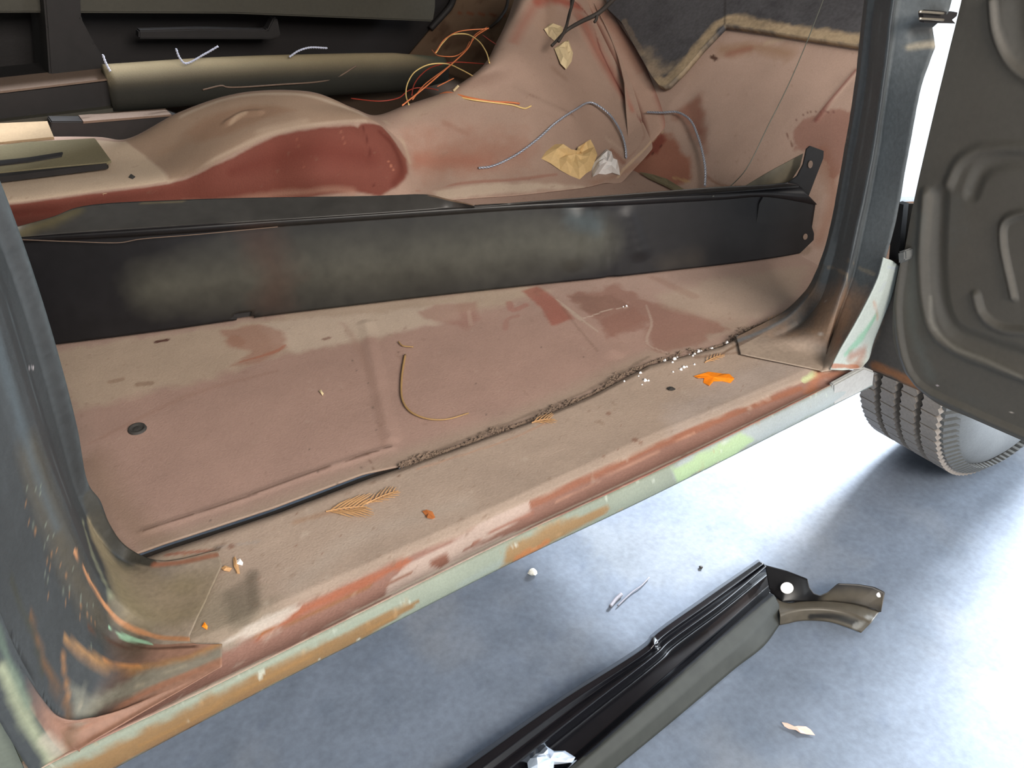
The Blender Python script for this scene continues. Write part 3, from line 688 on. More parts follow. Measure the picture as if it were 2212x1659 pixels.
# dusty rolled far sill
P = crm([Y(232, 192, 2.13), Y(500, 172, 2.12), Y(760, 160, 2.1), Y(900, 155, 2.08), Y(960, 150, 2.07)], 60)
Vt, Ft = tubegeo(P, [.05, .05, .048, .046, .03], 40); Vt = np.array(Vt)
p = Paint(Vt, (42, 42, 38)); p.vary(.12, 10)
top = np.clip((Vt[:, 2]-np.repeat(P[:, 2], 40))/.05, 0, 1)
p.c = p.c*(1-top[:, None]**2.4)+lin((160, 146, 118))*top[:, None]**2.4      # dust on the top; shade of the underside is painted in too
p.stroke([(900, 120), (950, 128)], 34, (66, 78, 70), .7, .8)
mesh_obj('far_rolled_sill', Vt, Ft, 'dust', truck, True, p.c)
tube('sill_drip_wire', [Y(438, 194, 2.07), Y(480, 185, 2.07), Y(490, 188, 2.07), Y(600, 183, 2.06), Y(720, 170, 2.06), Y(770, 142, 2.055)], .0018, 'ledge', truck)

# ---- rest of the cab that closes it (mostly outside the frame), plus an added sun blocker
box('rear_cab_wall', -.5, -.48, .6, 2.42, .4, 1.75, 'darkolive', truck)
box('cab_roof', -.5, 1.25, .64, 2.42, 1.75, 1.78, 'bodygreen', truck, bev=.008)
prism('windscreen_sun_blocker', [(1.64, .66, 1.14), (1.64, 2.42, 1.14), (1.24, 2.42, 1.76), (1.24, .66, 1.76)], (.01, 0, .01), 'tan', truck)  # opaque panel added out of view to keep sun off the interior
box('quarter_panel', -.5, -.12, .60, .63, .3, 1.75, 'bodygreen', truck)
box('firewall', 1.62, 1.65, .66, 2.42, .84, 1.155, 'dark', truck)
box('header_post', .86, .90, .62, .66, 1.2, 1.76, 'bodygreen', truck)

# ---- left (rear) pillar
def chain(l, yy, flo=.5098):
    out_ = []
    for x, y in l:
        q = Y(x, y, yy)
        if flo and q[2] < flo: q = Z(x, y, flo)
        out_.append(q)
    return out_
RL = [
 chain([(-70, 200), (-40, 330), (5, 400), (60, 560), (120, 740), (190, 1045), (206, 1064)], .790),
]
inner = [(-75, 180), (-30, 320), (3, 400), (60, 555), (118, 740), (165, 920), (190, 1045), (215, 1080), (235, 1130), (272, 1180), (345, 1212), (470, 1190)]
r1 = [(-120, 220), (-70, 360), (-28, 460), (22, 590), (78, 760), (125, 930), (158, 1050), (176, 1095), (215, 1165), (265, 1212), (335, 1232), (475, 1205)]
r2 = [(-135, 230), (-85, 370), (-42, 470), (8, 610), (62, 790), (110, 950), (146, 1060), (166, 1110), (208, 1180), (260, 1226), (335, 1248), (480, 1222)]
r3 = [(-150, 240), (-100, 380), (-56, 490), (-8, 640), (48, 820), (98, 980), (138, 1080), (165, 1150), (205, 1240), (262, 1305), (335, 1352), (410, 1372)]
r3b = [(-160, 250), (-110, 400), (-66, 510), (-18, 660), (40, 850), (90, 1010), (130, 1110), (162, 1180), (202, 1275), (255, 1340), (330, 1378), (410, 1388)]
r4 = [(-200, 260), (-150, 420), (-108, 560), (-55, 720), (8, 900), (62, 1070), (102, 1180), (140, 1255), (190, 1330), (250, 1385), (330, 1402), (425, 1392)]
r5 = [(-250, 280), (-200, 450), (-150, 600), (-95, 780), (-30, 980), (30, 1150), (75, 1270), (120, 1350), (175, 1415), (250, 1455), (340, 1446), (480, 1392)]
r6o = [(-300, 300), (-255, 480), (-205, 660), (-150, 860), (-80, 1080), (-15, 1270), (30, 1400), (75, 1480), (110, 1540), (140, 1590), (160, 1612), (172, 1618)]
r6 = r6o[:-3]+[(128, 1560), (170, 1580), (300, 1520), (480, 1440)]
r6b = [(-320, 320), (-275, 500), (-225, 690), (-170, 890), (-100, 1110), (-38, 1300), (8, 1430), (50, 1510), (88, 1570), (118, 1612), (140, 1632), (175, 1640)]
r7 = [(-360, 380), (-310, 560), (-260, 760), (-205, 960), (-140, 1180), (-80, 1370), (-30, 1500), (0, 1560), (30, 1610), (62, 1660), (90, 1690), (110, 1720)]
R = [chain(inner, .79), chain(r1, .782), chain(r2, .765), chain(r3, .70), chain(r3b, .69), chain(r4, .675), chain(r5, .645, .508), chain(r6, .60, .5035), chain([(x-5, y+5) for x, y in r6o[:-3]]+r6o[-3:], .597, .502), chain(r6b, .59, False), chain(r7, .585, False)]
G = rails(R, 300, 8)
p = Paint(G, (45, 48, 49), (0, 2)); p.vary(.1, 12); p.n1 = fbm(p.V, 80, 4)
ri = (np.arange(G.shape[0])/8.0)[:, None]*np.ones(G.shape[1]); tj = np.ones(G.shape[0])[:, None]*np.linspace(0, 1, G.shape[1])
m1 = (np.clip((tj-.84)/.12, 0, 1)*(ri < 4.6)).ravel()[:, None]; p.c = p.c*(1-m1)+lin((142, 128, 113))*m1
m1 = (np.clip((tj-.80)/.15, 0, 1)*(ri >= 4.6)*(ri < 8.5)).ravel()[:, None]; p.c = p.c*(1-m1)+lin((128, 96, 80))*m1
m1 = (np.clip((tj-.72)/.14, 0, 1)*(ri > 6.9)*(ri < 9)).ravel()[:, None]*.9; p.c = p.c*(1-m1)+lin((120, 88, 72))*m1
p.stroke([(60, 980), (130, 1180), (210, 1330), (300, 1390)], 110, (60, 54, 42), .8, .9, .3)
p.stroke([(-20, 700), (60, 980), (120, 1140)], 40, (62, 70, 74), .6, .9, .3)
p.stroke([(200, 1130), (250, 1240), (300, 1300), (400, 1300)], [60, 130, 170, 170], (120, 108, 84), .95, .6, .2)
p.stroke([(300, 1250), (360, 1300), (420, 1290), (470, 1250)], 110, (130, 116, 98), .8, .9, .2)
p.stroke([(178, 1130), (205, 1210), (240, 1280)], [20, 44, 30], (126, 128, 104), .6, .8, .6)
p.stroke([(-30, 322), (3, 402), (60, 557), (118, 742), (165, 920), (190, 1045)], 12, (70, 78, 80), .6, .6)
p.stroke([(-60, 340), (-15, 440), (40, 575), (98, 752), (146, 930), (175, 1060)], 34, (34, 35, 35), .85, .7, .1)
p.stroke([(-90, 400), (-30, 540), (20, 680), (75, 860), (120, 1010), (150, 1090)], 22, (76, 84, 86), .6, .9, .2)
p.stroke([(192, 1072), (207, 1112), (240, 1165), (280, 1200), (330, 1218)], [34, 40, 40, 32, 22], (46, 44, 38), .95, .3, .1)
p.stroke([(335, 1222), (400, 1214), (470, 1200)], 20, (134, 84, 62), .8, .7, .5)
p.stroke([(160, 1190), (205, 1275), (255, 1338), (330, 1376), (410, 1382)], [4, 8, 13, 16, 16], (160, 112, 76), .9, .6, .3)
p.stroke([(232, 1355), (270, 1378), (330, 1392)], [4, 16, 5], (124, 158, 132), .95, .5, .2)
p.stroke([(190, 1350), (250, 1390), (330, 1403), (425, 1396)], 9, (66, 44, 32), .85, .6, .3)
p.stroke([(140, 1375), (210, 1425), (300, 1443), (400, 1425), (480, 1390)], [16, 34, 34, 26, 20], (142, 106, 68), .85, .8, .6)
p.stroke([(225, 1425), (270, 1437), (300, 1440)], 12, (178, 122, 70), .6, .8, .8)
p.poly([(150, 1480), (300, 1455), (420, 1425), (480, 1400), (480, 1425), (360, 1480), (230, 1530), (160, 1560)], (112, 110, 98), .85, 12, 12, (0, 1))
p.stroke([(170, 1530), (300, 1480), (400, 1440)], 8, (140, 132, 114), .6, .6, 1)
p.stroke([(160, 1580), (300, 1505), (480, 1425)], 22, (132, 92, 72), .9, .6, .3)
p.stroke([(60, 1330), (100, 1440), (135, 1530), (150, 1600)], [14, 20, 30, 40], (84, 60, 38), .85, .8, .8)
p.stroke([(130, 1420), (142, 1510)], 24, (138, 96, 56), .6, .8, 1)
p.stroke([(20, 1250), (60, 1360), (95, 1450)], 20, (44, 44, 34), .7, .8)
p.stroke([(0, 1440), (60, 1560), (110, 1650)], 40, (128, 132, 108), .8, .9, .3)
p.stroke([(95, 1600), (150, 1650)], 40, (150, 142, 126), .7, .8)
p.stroke([(-60, 1200), (0, 1380), (60, 1520)], 30, (82, 96, 82), .6, .9)
for i in range(60):
    t = RNG.rand(); p.stroke([(60+150*t+RNG.randn()*20, 1080+290*t+RNG.randn()*25)], 4+6*RNG.rand(), [(126, 92, 62), (98, 104, 92), (44, 42, 34)][i % 3], .7)
p.stroke([(63, 794), (70, 793)], 5, (190, 180, 180), .9)
Q = G.reshape(-1, 3).copy(); Q[:, 1] += .002*fbm(Q, 50, 3)
sheet('rear_pillar', Q.reshape(G.shape), 'pillar', truck, p, thick=.0015)
# outer body beyond the pillar with the dark shut gap
prism('bed_side', [Y(*q, .60) for q in [(-420, 900), (-60, 1390), (0, 1520), (75, 1690), (75, 1860), (-420, 1860)]], (0, .02, 0), 'bodygreen', truck, bev=.003)
prism('shut_gap_seal', [Y(*q, .606) for q in [(-200, 1150), (0, 1480), (90, 1690), (110, 1720), (60, 1730), (-60, 1500)]], (0, .02, 0), 'dark', truck)

# ---- right (front) pillar
q0 = [(1892, -160), (1868, 0), (1845, 200), (1820, 350), (1792, 500), (1768, 575), (1745, 622), (1700, 668), (1650, 698), (1590, 728)]
q1 = [(1900, -160), (1876, 0), (1853, 200), (1828, 350), (1800, 500), (1777, 575), (1756, 628), (1710, 680), (1655, 712), (1595, 745)]
q2 = [(1915, -160), (1890, 0), (1868, 200), (1842, 350), (1812, 510), (1792, 590), (1770, 650), (1728, 700), (1668, 732), (1600, 765)]
q3 = [(1955, -160), (1930, 0), (1905, 200), (1882, 350), (1850, 500), (1828, 600), (1812, 650), (1796, 710), (1780, 765), (1770, 800)]
q4 = [(1962, -160), (1938, 0), (1913, 200), (1892, 350), (1862, 500), (1840, 600), (1820, 660), (1800, 715), (1784, 768), (1774, 803)]
q5 = [(2070, -160), (2056, 0), (1992, 180), (1960, 340), (1930, 500), (1897, 600), (1868, 660), (1838, 715), (1812, 760), (1795, 800)]
R = [chain(q0, .765), chain(q1, .745), chain(q2, .735), chain(q3, .66), chain(q4, .668), chain(q5, .625)]
G = rails(R, 300, 10)
p = Paint(G, (72, 76, 78), (0, 2)); p.vary(.08, 10)
p.stroke(q0[1:6], 6, (150, 146, 136), .6, .6, .3); p.stroke(q0[5:], 5, (166, 140, 110), .7, .6, .3)
p.stroke([(1885, 30), (1860, 220), (1835, 360), (1806, 520)], 12, (54, 58, 62), .7, .8, .2)
p.stroke([(1905, 30), (1880, 220), (1850, 380), (1825, 520)], 14, (100, 108, 112), .5, .9, .2)
p.stroke([(1932, 0), (1907, 200), (1884, 350), (1854, 500), (1835, 575)], 16, (44, 46, 50), .8, .8, .1)
p.stroke([(1777, 575), (1756, 628), (1710, 680), (1655, 712)], 14, (62, 58, 54), .85, .6, .3)
p.stroke([(1720, 700), (1660, 730), (1600, 762)], 16, (124, 122, 120), .6, .7)
p.poly([(1770, 640), (1830, 630), (1880, 650), (1800, 800), (1600, 780), (1700, 720)], (140, 112, 90), .85, 50, 20)
p.stroke([(1600, 775), (1690, 745), (1760, 760), (1775, 795)], [30, 60, 80, 50], (158, 140, 126), .95, .8, .1)
p.stroke([(1595, 738), (1650, 715), (1700, 685), (1745, 640)], 16, (100, 104, 108), .8, .7, .2)
p.stroke([(1810, 740), (1790, 800)], 50, (150, 104, 78), .6, .9)
p.stroke([(1785, 650), (1770, 720), (1765, 790)], [6, 8, 10], (176, 170, 162), .6, .7, .2)
p.stroke([(1768, 578), (1800, 578), (1828, 590)], 9, (118, 108, 96), .85, .5, 1); p.stroke([(1830, 592), (1828, 612)], 8, (120, 110, 98), .8)
p.stroke([(1832, 562), (1860, 578), (1890, 592)], 9, (104, 98, 88), .85, .5, 1)
p.stroke([(1965, 105), (2030, 98)], 18, (146, 136, 118), .8, .9, .2)
p.stroke([(1990, 60), (2030, 62)], 50, (40, 38, 36), .8, .8, .1)
for x, y in [(1833, 295), (1830, 306), (1800, 420)]: p.stroke([(x, y)], 6, (190, 180, 170), .8)
tj = np.ones(G.shape[0])[:, None]*np.linspace(0, 1, G.shape[1])
ri = (np.arange(G.shape[0])/10.0)[:, None]*np.ones(G.shape[1])
m1 = (np.clip((tj-.86)/.1, 0, 1)*(ri > 1.2)).ravel()[:, None]; p.c = p.c*(1-m1)+lin((150, 134, 120))*m1
Q = G.reshape(-1, 3).copy(); Q[:, 1] += .0015*fbm(Q, 40, 3)
Q[:, 1] += .012*p.mask([(1990, 65), (2040, 65)], 60, 1, 0)
fp = sheet('front_pillar', Q.reshape(G.shape), 'pillar', truck, p, thick=.0015)
# upper door check slot with two pins
hg = prism('check_slot', [Y(*q, .638) for q in [(1973, 25), (1985, 18), (2048, 22), (2046, 30), (2036, 38), (2044, 46), (1976, 44)]], (0, .006, 0), 'dark', fp)
hg.location.y = -.012
for ya, yb in ((25, 29), (40, 43)):
    tube('slot_pin', [Y(1986, ya, .622), Y(2038, yb, .622)], .0013, 'pin', fp)
# pale painted cowl side seen between pillar and door
cw = [Y(*q, .70) for q in [(2030, -160), (2120, -160), (2040, 250), (1985, 436), (1968, 445), (1930, 436), (1960, 250)]]
G = loft([[Y(1990, -160, .70), Y(1900, 436, .70)], [Y(2140, -160, .70), Y(1985, 434, .70)]], 60, 12)
p = Paint(G, (214, 222, 228), (0, 2)); p.stroke([(1940, 425), (1972, 428)], 5, (150, 160, 170), .7)
G[..., 0] += 0.0
o = sheet('cowl_side', G, 'sillpaint', truck, p, thick=.003); o['label'] = 'pale painted outer cowl strip between pillar and door'
R = [chain([(1908, 556), (1896, 600), (1868, 660), (1838, 715), (1812, 760), (1793, 798)], .624),
     chain([(1925, 562), (1910, 620), (1886, 680), (1862, 730), (1838, 770), (1820, 800)], .622),
     chain([(1942, 574), (1926, 640), (1906, 690), (1886, 740), (1876, 775), (1860, 796)], .628)]
G = rails(R, 120, 10); p = Paint(G, (158, 166, 162), (0, 2)); p.vary(.04, 20)
p.stroke([(1890, 680), (1860, 730), (1825, 765)], [20, 34, 16], (118, 156, 136), .9, .6, .5)
p.stroke([(1840, 770), (1865, 760), (1850, 790)], 34, (140, 108, 96), .8, .8, 1); p.stroke([(1800, 790), (1850, 792)], 12, (146, 92, 66), .8)
p.stroke([(1885, 650), (1895, 690)], 12, (160, 120, 100), .5, .8, 1); p.stroke([(1918, 575), (1935, 580)], 6, (150, 158, 170), .7)
p.stroke([(1902, 625), (1910, 612)], 12, (150, 156, 160), .6)
o = sheet('hinge_pillar_skin', G, 'sillpaint', truck, p, thick=.002); o['label'] = 'pale mint painted triangle below the door hinge'
# sill end cap, white
prism('sill_end_cap', [Y(*q, .606) for q in [(1800, 832), (1868, 795), (1890, 803), (1886, 832), (1850, 852), (1800, 876)]], (0, .008, 0), 'wallpaint', truck, bev=.002)
# dark inner wing / rusty bracket between skin and door
G = loft([[XP(*q, 1.02) for q in [(1935, 440), (1925, 560), (1922, 640), (1890, 720), (1868, 790), (1880, 800)]], [XP(*q, 1.04) for q in [(2010, 440), (2010, 560), (2010, 640), (2030, 760), (2060, 860), (2075, 880)]]], 80, 30, True)
p = Paint(G, (70, 64, 58), (1, 2)); p.stroke([(1890, 790), (1940, 810), (1990, 835), (2040, 870)], 24, (136, 88, 52), .9, .6, .7)
p.stroke([(1905, 690), (1880, 770)], 14, (140, 120, 100), .5, .8, 1)
sheet('inner_wing', G, 'pillar', truck, p, thick=.003)
prism('lower_hinge', [XP(*q, .975) for q in [(1938, 545), (1955, 540), (1956, 562), (1940, 572)]], (.02, 0, 0), 'sidewall', truck, bev=.002)
prism('hinge_leaf', [XP(*q, 1.0) for q in [(1938, 438), (1952, 442), (1940, 560), (1920, 562), (1925, 500)]], (.01, 0, 0), 'dark', truck)

# ---- open door (inner side faces us)
DX = .99
lb = [(2110, -160), (2077, 0), (2050, 110), (2016, 250), (1975, 430), (1950, 560), (1936, 620), (1928, 690), (1932, 745), (1950, 795), (1985, 840), (2025, 872), (2097, 903), (2212, 953), (2330, 1003), (2460, 1060)]
LBp = np.array([XP(*q, DX) for q in lb])
cv = crm(LBp, 260)
inn = np.array([XP(*q, DX) for q in [(2500, -160), (2480, 60), (2470, 150), (2460, 250), (2455, 330), (2450, 400), (2445, 450), (2440, 520), (2440, 560), (2440, 600), (2440, 640), (2440, 690), (2450, 740), (2460, 800), (2480, 900), (2500, 1050)]])
ic = crm(inn, 260)
tt = np.linspace(0, 1, 240)**1.3
G = cv[:, None, :]*(1-tt)[None, :, None]+ic[:, None, :]*tt[None, :, None]
p = Paint(G, (68, 64, 58), (1, 2)); p.vary(.06, 9)
p.stroke([(1990, 470), (1972, 600), (1975, 720), (2010, 810)], 40, (76, 78, 74), .5, .9)
p.stroke([(2010, 640), (2018, 700), (2060, 745), (2130, 775), (2212, 812)], 10, (112, 108, 100), .4, .9, .2)
p.mottle((70, 72, 70), .12, .4, 16, .15); p.stroke([(2024, 832), (2026, 834)], 5, (170, 160, 160), .8); p.stroke([(2185, 890)], 6, (170, 160, 150), .8)
Q = G.reshape(-1, 3).copy(); h = np.zeros(len(Q)); mk_ = p.mask
p.mask = lambda a_, b_, c_, d_: (lambda m_: m_*m_*(3-2*m_))(mk_(a_, b_*1.5, c_, d_))
h += .010*p.mask([(2400, 60), (2300, 180), (2290, 260), (2350, 300)], 10, 1, 0)
h += .009*p.mask([(2142, 0), (2150, 70), (2175, 130), (2212, 168), (2270, 190)], 16, 1, 0)
h -= .008*p.mask([(2200, 20), (2210, 100), (2260, 140)], 60, 1, 0)
h += .007*p.mask([(2050, 400), (2070, 355), (2110, 328), (2160, 320), (2300, 322)], 22, 1, 0)
h -= .006*p.mask([(2100, 420), (2120, 370), (2170, 350), (2300, 350)], 30, 1, 0)
h += .009*p.mask([(2000, 420), (1992, 560), (2000, 660), (2020, 720), (2070, 758), (2140, 785), (2300, 850)], 24, 1, 0)
h -= .008*p.mask([(2030, 420), (2025, 560), (2035, 660), (2060, 710), (2120, 740), (2300, 800)], 34, 1, 0)
h += .008*p.mask([(2108, 640), (2120, 680), (2160, 710), (2240, 716)], 20, 1, 0)
h += .008*p.mask([(2260, 462), (2200, 462), (2170, 480), (2165, 520), (2190, 640)], 16, 1, 0)
h += .006*p.mask([(1950, 560), (1940, 690), (1975, 820), (2100, 892), (2300, 975)], 18, 1, 0)
Q[:, 0] -= h*.62
door = mesh_obj('open_door', Q, gridfaces(260, 240), 'doorpaint', truck, True, p.c, .045, 0)
door.modifiers[0].offset = -1
me = door.data
nrm = me.polygons[5000].normal
if nrm.x > 0: me.flip_normals()
door['label'] = 'dull grey stamped inner side of the open door'

# ---- front wheel
R0 = .325
wheel = empty('front_wheel', (0, 0, 0)); wheel.parent = truck
wheel.location = (1.61, .68, .348); wheel.rotation_euler = (0, 0, radians(4))
O3 = np.zeros(3)
prof = [(-.002, .20), (-.016, .225), (-.022, .26), (-.020, .285), (-.012, .305), (-.003, .32), (.004, R0), (.08, R0+.002), (.156, R0), (.164, .32), (.176, .30), (.184, .26), (.176, .225), (.164, .2)]
V = []; S = 96
for yy, rr in prof:
    for k in range(S): V.append(np.array([rr*cos(2*pi*k/S), yy, rr*sin(2*pi*k/S)]))
Fc = [[i*S+k, i*S+(k+1) % S, (i+1)*S+(k+1) % S, (i+1)*S+k] for i in range(len(prof)-1) for k in range(S)]
ty = mesh_obj('tyre', V, Fc, 'rubber', wheel); ty.data.materials.append(M['sidewall'])
for f_ in ty.data.polygons:
    if f_.center.y < -.004: f_.material_index = 1
prof = [(.02, .0), (.02, .06), (.03, .08), (.045, .14), (.02, .185), (-.002, .195), (-.006, .203)]
V = []
for yy, rr in prof:
    for k in range(S): V.append(np.array([rr*cos(2*pi*k/S), yy, rr*sin(2*pi*k/S)]))
Fc = [[i*S+k, i*S+(k+1) % S, (i+1)*S+(k+1) % S, (i+1)*S+k] for i in range(len(prof)-1) for k in range(S)]
mesh_obj('wheel_disc', V, Fc, 'rimsteel', wheel)
NB = 60; dth = 2*pi/NB
def block(y0, y1):
    a = dth*.485; zg = .0045; pts = [(-a, y0+zg), (-a*.5, y0), (0, y0+zg), (a*.5, y0), (a, y0+zg), (a, y1-zg*.2), (a*.5, y1-zg), (0, y1-zg*.2), (-a*.5, y1-zg), (-a, y1-zg*.2)]
    V = []
    for r_, k in ((R0-.002, 1), (R0+.014, 1), (R0+.020, .93)):
        yc = (y0+y1)/2
        for t, yy in pts: V.append((r_*cos(t*k), yc+(yy-yc)*k, r_*sin(t*k)))
    n_ = 10; Fc = [list(range(20, 30))]
    for l_ in (0, 1): Fc += [[l_*n_+i, l_*n_+(i+1) % n_, (l_+1)*n_+(i+1) % n_, (l_+1)*n_+i] for i in range(n_)]
    me = bpy.data.meshes.new('tread_block'); me.from_pydata(V, [], Fc); me.materials.append(M['tread']); return me
meshes = [block(a, b) for a, b in [(-.002, .036), (.042, .076), (.082, .116), (.122, .160)]]
for i, me in enumerate(meshes):
    for k in range(NB):
        o = bpy.data.objects.new('tread_block', me); COL.objects.link(o); o.parent = wheel
        o.rotation_euler = (0, -(k+(.5 if i % 2 else 0))*dth, 0)
gs = []
for k in range(NB*2):
    t = k*dth/2; d = np.array([cos(t), 0, sin(t)]); e = np.array([-sin(t), 0, cos(t)])*.0048
    b0 = d*.314+np.array([0, -.022, 0]); b1 = d*.336+np.array([0, -.006, 0]); q = [b0-e*.8, b0+e*.8, b1+e, b1-e]
    q2 = [x+np.array([0, .014, 0]) for x in q]; gs.append((q+q2, [[0, 1, 2, 3], [4, 7, 6, 5], [0, 4, 5, 1], [1, 5, 6, 2], [2, 6, 7, 3], [3, 7, 4, 0]]))
V, Fc = join(gs); o = mesh_obj('shoulder_ribs', V, Fc, 'sidewall', wheel, False); o['kind'] = 'stuff'

# ============================================================= LOOSE ROCKER PANEL IN THE CAB
lp = empty('rocker_panel', (0, 0, 0)); tag(lp, 'satin black rocker panel lying lengthwise on the dusty red cab floor', 'panel')
def foot(x, y): return Z(x, y, .5)
botpx = [(-40, 762), (120, 744), (330, 717), (520, 690), (760, 660), (1130, 618), (1400, 590), (1600, 567), (1700, 552), (1745, 543)]
Bf = crm([foot(*q) for q in botpx], 200)
# vertical-ish face: plane through foot line leaning slightly back
a0, a1 = Bf[0], Bf[-1]; dr = (a1-a0); dr[2] = 0; dr /= np.linalg.norm(dr); nn = np.cross(dr, [0, 0, 1.0]); nn /= np.linalg.norm(nn)
if nn[1] > 0: nn = -nn                    # towards the camera side
lean = .22; fn = nn+np.array([0, 0, lean]); fn /= np.linalg.norm(fn)
def face(x, y, off=0): return PL(x, y, fn, a0+fn*off)
tpx = [(-40, 529), (50, 521), (330, 505), (600, 487), (900, 466), (1130, 450), (1400, 438), (1560, 430), (1650, 424), (1760, 440)]
lpx = [(-40, 520), (50, 513), (330, 494), (600, 476), (900, 456), (1130, 442), (1400, 427), (1560, 418), (1650, 412), (1730, 405)]
Tf = crm([face(*q) for q in tpx], 200)
Lf = crm([face(*q, .006) for q in lpx], 200)
bk = -nn
tf2 = crm([face(*q, .008) for q in [(-40, 521), (50, 512), (330, 492), (600, 474), (900, 454), (1130, 440), (1400, 424), (1560, 414), (1650, 407), (1725, 400)]], 200)
rowsR = []
for t in np.linspace(0, 1, 40):
    q = Bf*(1-t)+Tf*t; rowsR.append(q)
rowsR += [Tf+fn*.004, Tf*.5+Lf*.5+fn*.002, Lf, Lf+fn*-.004, tf2]
G = np.array(rowsR)
p = Paint(G, (24, 23, 25), (0, 2)); p.stroke([(330, 620), (560, 590), (850, 565), (1130, 535), (1290, 520)], [150, 230, 240, 230, 150], (68, 67, 60), .95, .95, .15); p.vary(.15, 6)  # soft reflection painted into the face: pale middle, near-black ends
p.stroke([(560, 520), (600, 600), (590, 650)], 130, (66, 46, 38), .5, .95)  # brownish part of the painted reflection
p.stroke([(1440, 570), (1500, 560)], 70, (52, 46, 40), .5, .95)
p.stroke([(1240, 470), (1290, 490)], 70, (62, 72, 76), .6, .95)  # bluish highlight painted on
Q = G.reshape(-1, 3).copy()
m = p.mask([(1290, 455), (1310, 520), (1320, 600)], 44, 1, 0); Q -= fn*(.004*m)[:, None]
m = p.mask([(1250, 470), (1240, 560)], 60, 1, 0); Q += fn*(.004*m)[:, None]
m = p.mask([(1355, 470), (1380, 540)], 50, 1, 0); Q += fn*(.003*m)[:, None]
Q += fn*(.006*fbm(Q, 5, 2))[:, None]
pxn, pyn = p.px.reshape(G.shape[:2]), p.py.reshape(G.shape[:2])
fcx = (pxn[:-1, :-1]+pxn[1:, 1:])/2; ii = np.arange(G.shape[0]-1)[:, None]*np.ones(G.shape[1]-1)
mk = ~((fcx > 508) & (fcx < 545) & (ii < 3))
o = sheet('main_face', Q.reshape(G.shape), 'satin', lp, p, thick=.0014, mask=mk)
prism('notch_shade_sheet', [face(*q, -.010) for q in [(440, 640), (620, 620), (620, 672), (440, 697)]], fn*-.002, 'dark', lp)  # dark sheet added behind the notch so the opening looks shaded
# top flange, wide at left, leaning back; pinches off at right
tw = [(-40, 505), (25, 492), (110, 470), (175, 447), (400, 432), (800, 424), (925, 421), (960, 428), (1025, 444)]
lowf = [(-40, 521), (25, 514), (110, 507), (175, 502), (400, 488), (800, 462), (925, 453), (960, 450), (1025, 447)]
zz_ = [float(face(*q, .008)[2]) for q in lowf]
R = [[face(*q, .008) for q in lowf], [Z(x, y, zz_[i]+.012) for i, (x, y) in enumerate(tw)]]
G = rails(R, 140, 14); p = Paint(G, (58, 56, 54)); p.vary(.1, 8); p.stroke([(40, 505), (110, 480), (170, 455)], 40, (92, 84, 58), .6, .9)
p.stroke([(310, 440), (390, 436)], 8, (120, 108, 80), .5, .8, 1); p.stroke([(925, 422), (1020, 442)], 6, (130, 104, 84), .6, .6)
sheet('top_flange', G, 'satin', lp, p, thick=.0014)
# lip above face at the right
R = [[face(*q, .008) for q in [(1020, 449), (1130, 440), (1400, 424), (1560, 414), (1650, 407), (1725, 400)]], [Z(*q) for q in [(1020, 444, .628), (1130, 437, .632), (1400, 416, .636), (1560, 404, .64), (1650, 400, .64), (1700, 395, .645)]]]
G = rails(R, 80, 4); sheet('top_lip', G, 'satin', lp, base=(52, 50, 48), thick=.0014)
# end plate with raised ear
ep = [(1640, 440), (1660, 403), (1700, 396), (1722, 380), (1735, 355), (1742, 322), (1750, 315), (1780, 326), (1779, 342), (1762, 385), (1745, 430), (1748, 470), (1759, 505), (1758, 520), (1742, 545), (1690, 553), (1650, 560), (1630, 500)]
ear = prism('end_plate', [face(*q, .004) for q in ep], fn*-.003, 'satin', lp, (24, 23, 24), bev=.0006)
def disc(name, c, n_, r1_, r2_, mat, par):
    n_ = np.array(n_)/np.linalg.norm(n_); u = np.cross(n_, [0.1, .3, 1]); u /= np.linalg.norm(u); v = np.cross(n_, u)
    V = [c+n_*.0012+r1_*cos(a)*u+r2_*sin(a)*v for a in np.linspace(0, 2*pi, 20, endpoint=False)]
    V += [x-n_*.002 for x in V]; Fc = [list(range(20)), list(range(20, 40))[::-1]]+[[i, 20+i, 20+(i+1) % 20, (i+1) % 20] for i in range(20)]
    return mesh_obj(name, V, Fc, mat, par, False)
disc('bolt_hole', face(1750, 355, .005), fn, .004, .006, 'ledge', ear); disc('bolt_hole', face(1739, 511, .005), fn, .004, .005, 'ledge', ear)
o = prism('side_flap', [face(*q, -.02) for q in [(1600, 408), (1660, 372), (1735, 332), (1728, 360), (1708, 392), (1660, 405)]], fn*-.002, 'satin', lp, (120, 112, 96)); o['label'] = 'paler grey inner end flap'  # flap coloured lighter than the black panel
# long hair-thin wire along the left top edge
wr = tube('thin_wire', [face(30, 517, .014), face(80, 519, .014), face(160, 522, .014), face(260, 524, .014), face(300, 517, .014), face(420, 507, .014), face(600, 490, .014)], .0006, 'ledge')
tag(wr, 'hair-thin pale wire along the top edge of the black panel, left end', 'wire')

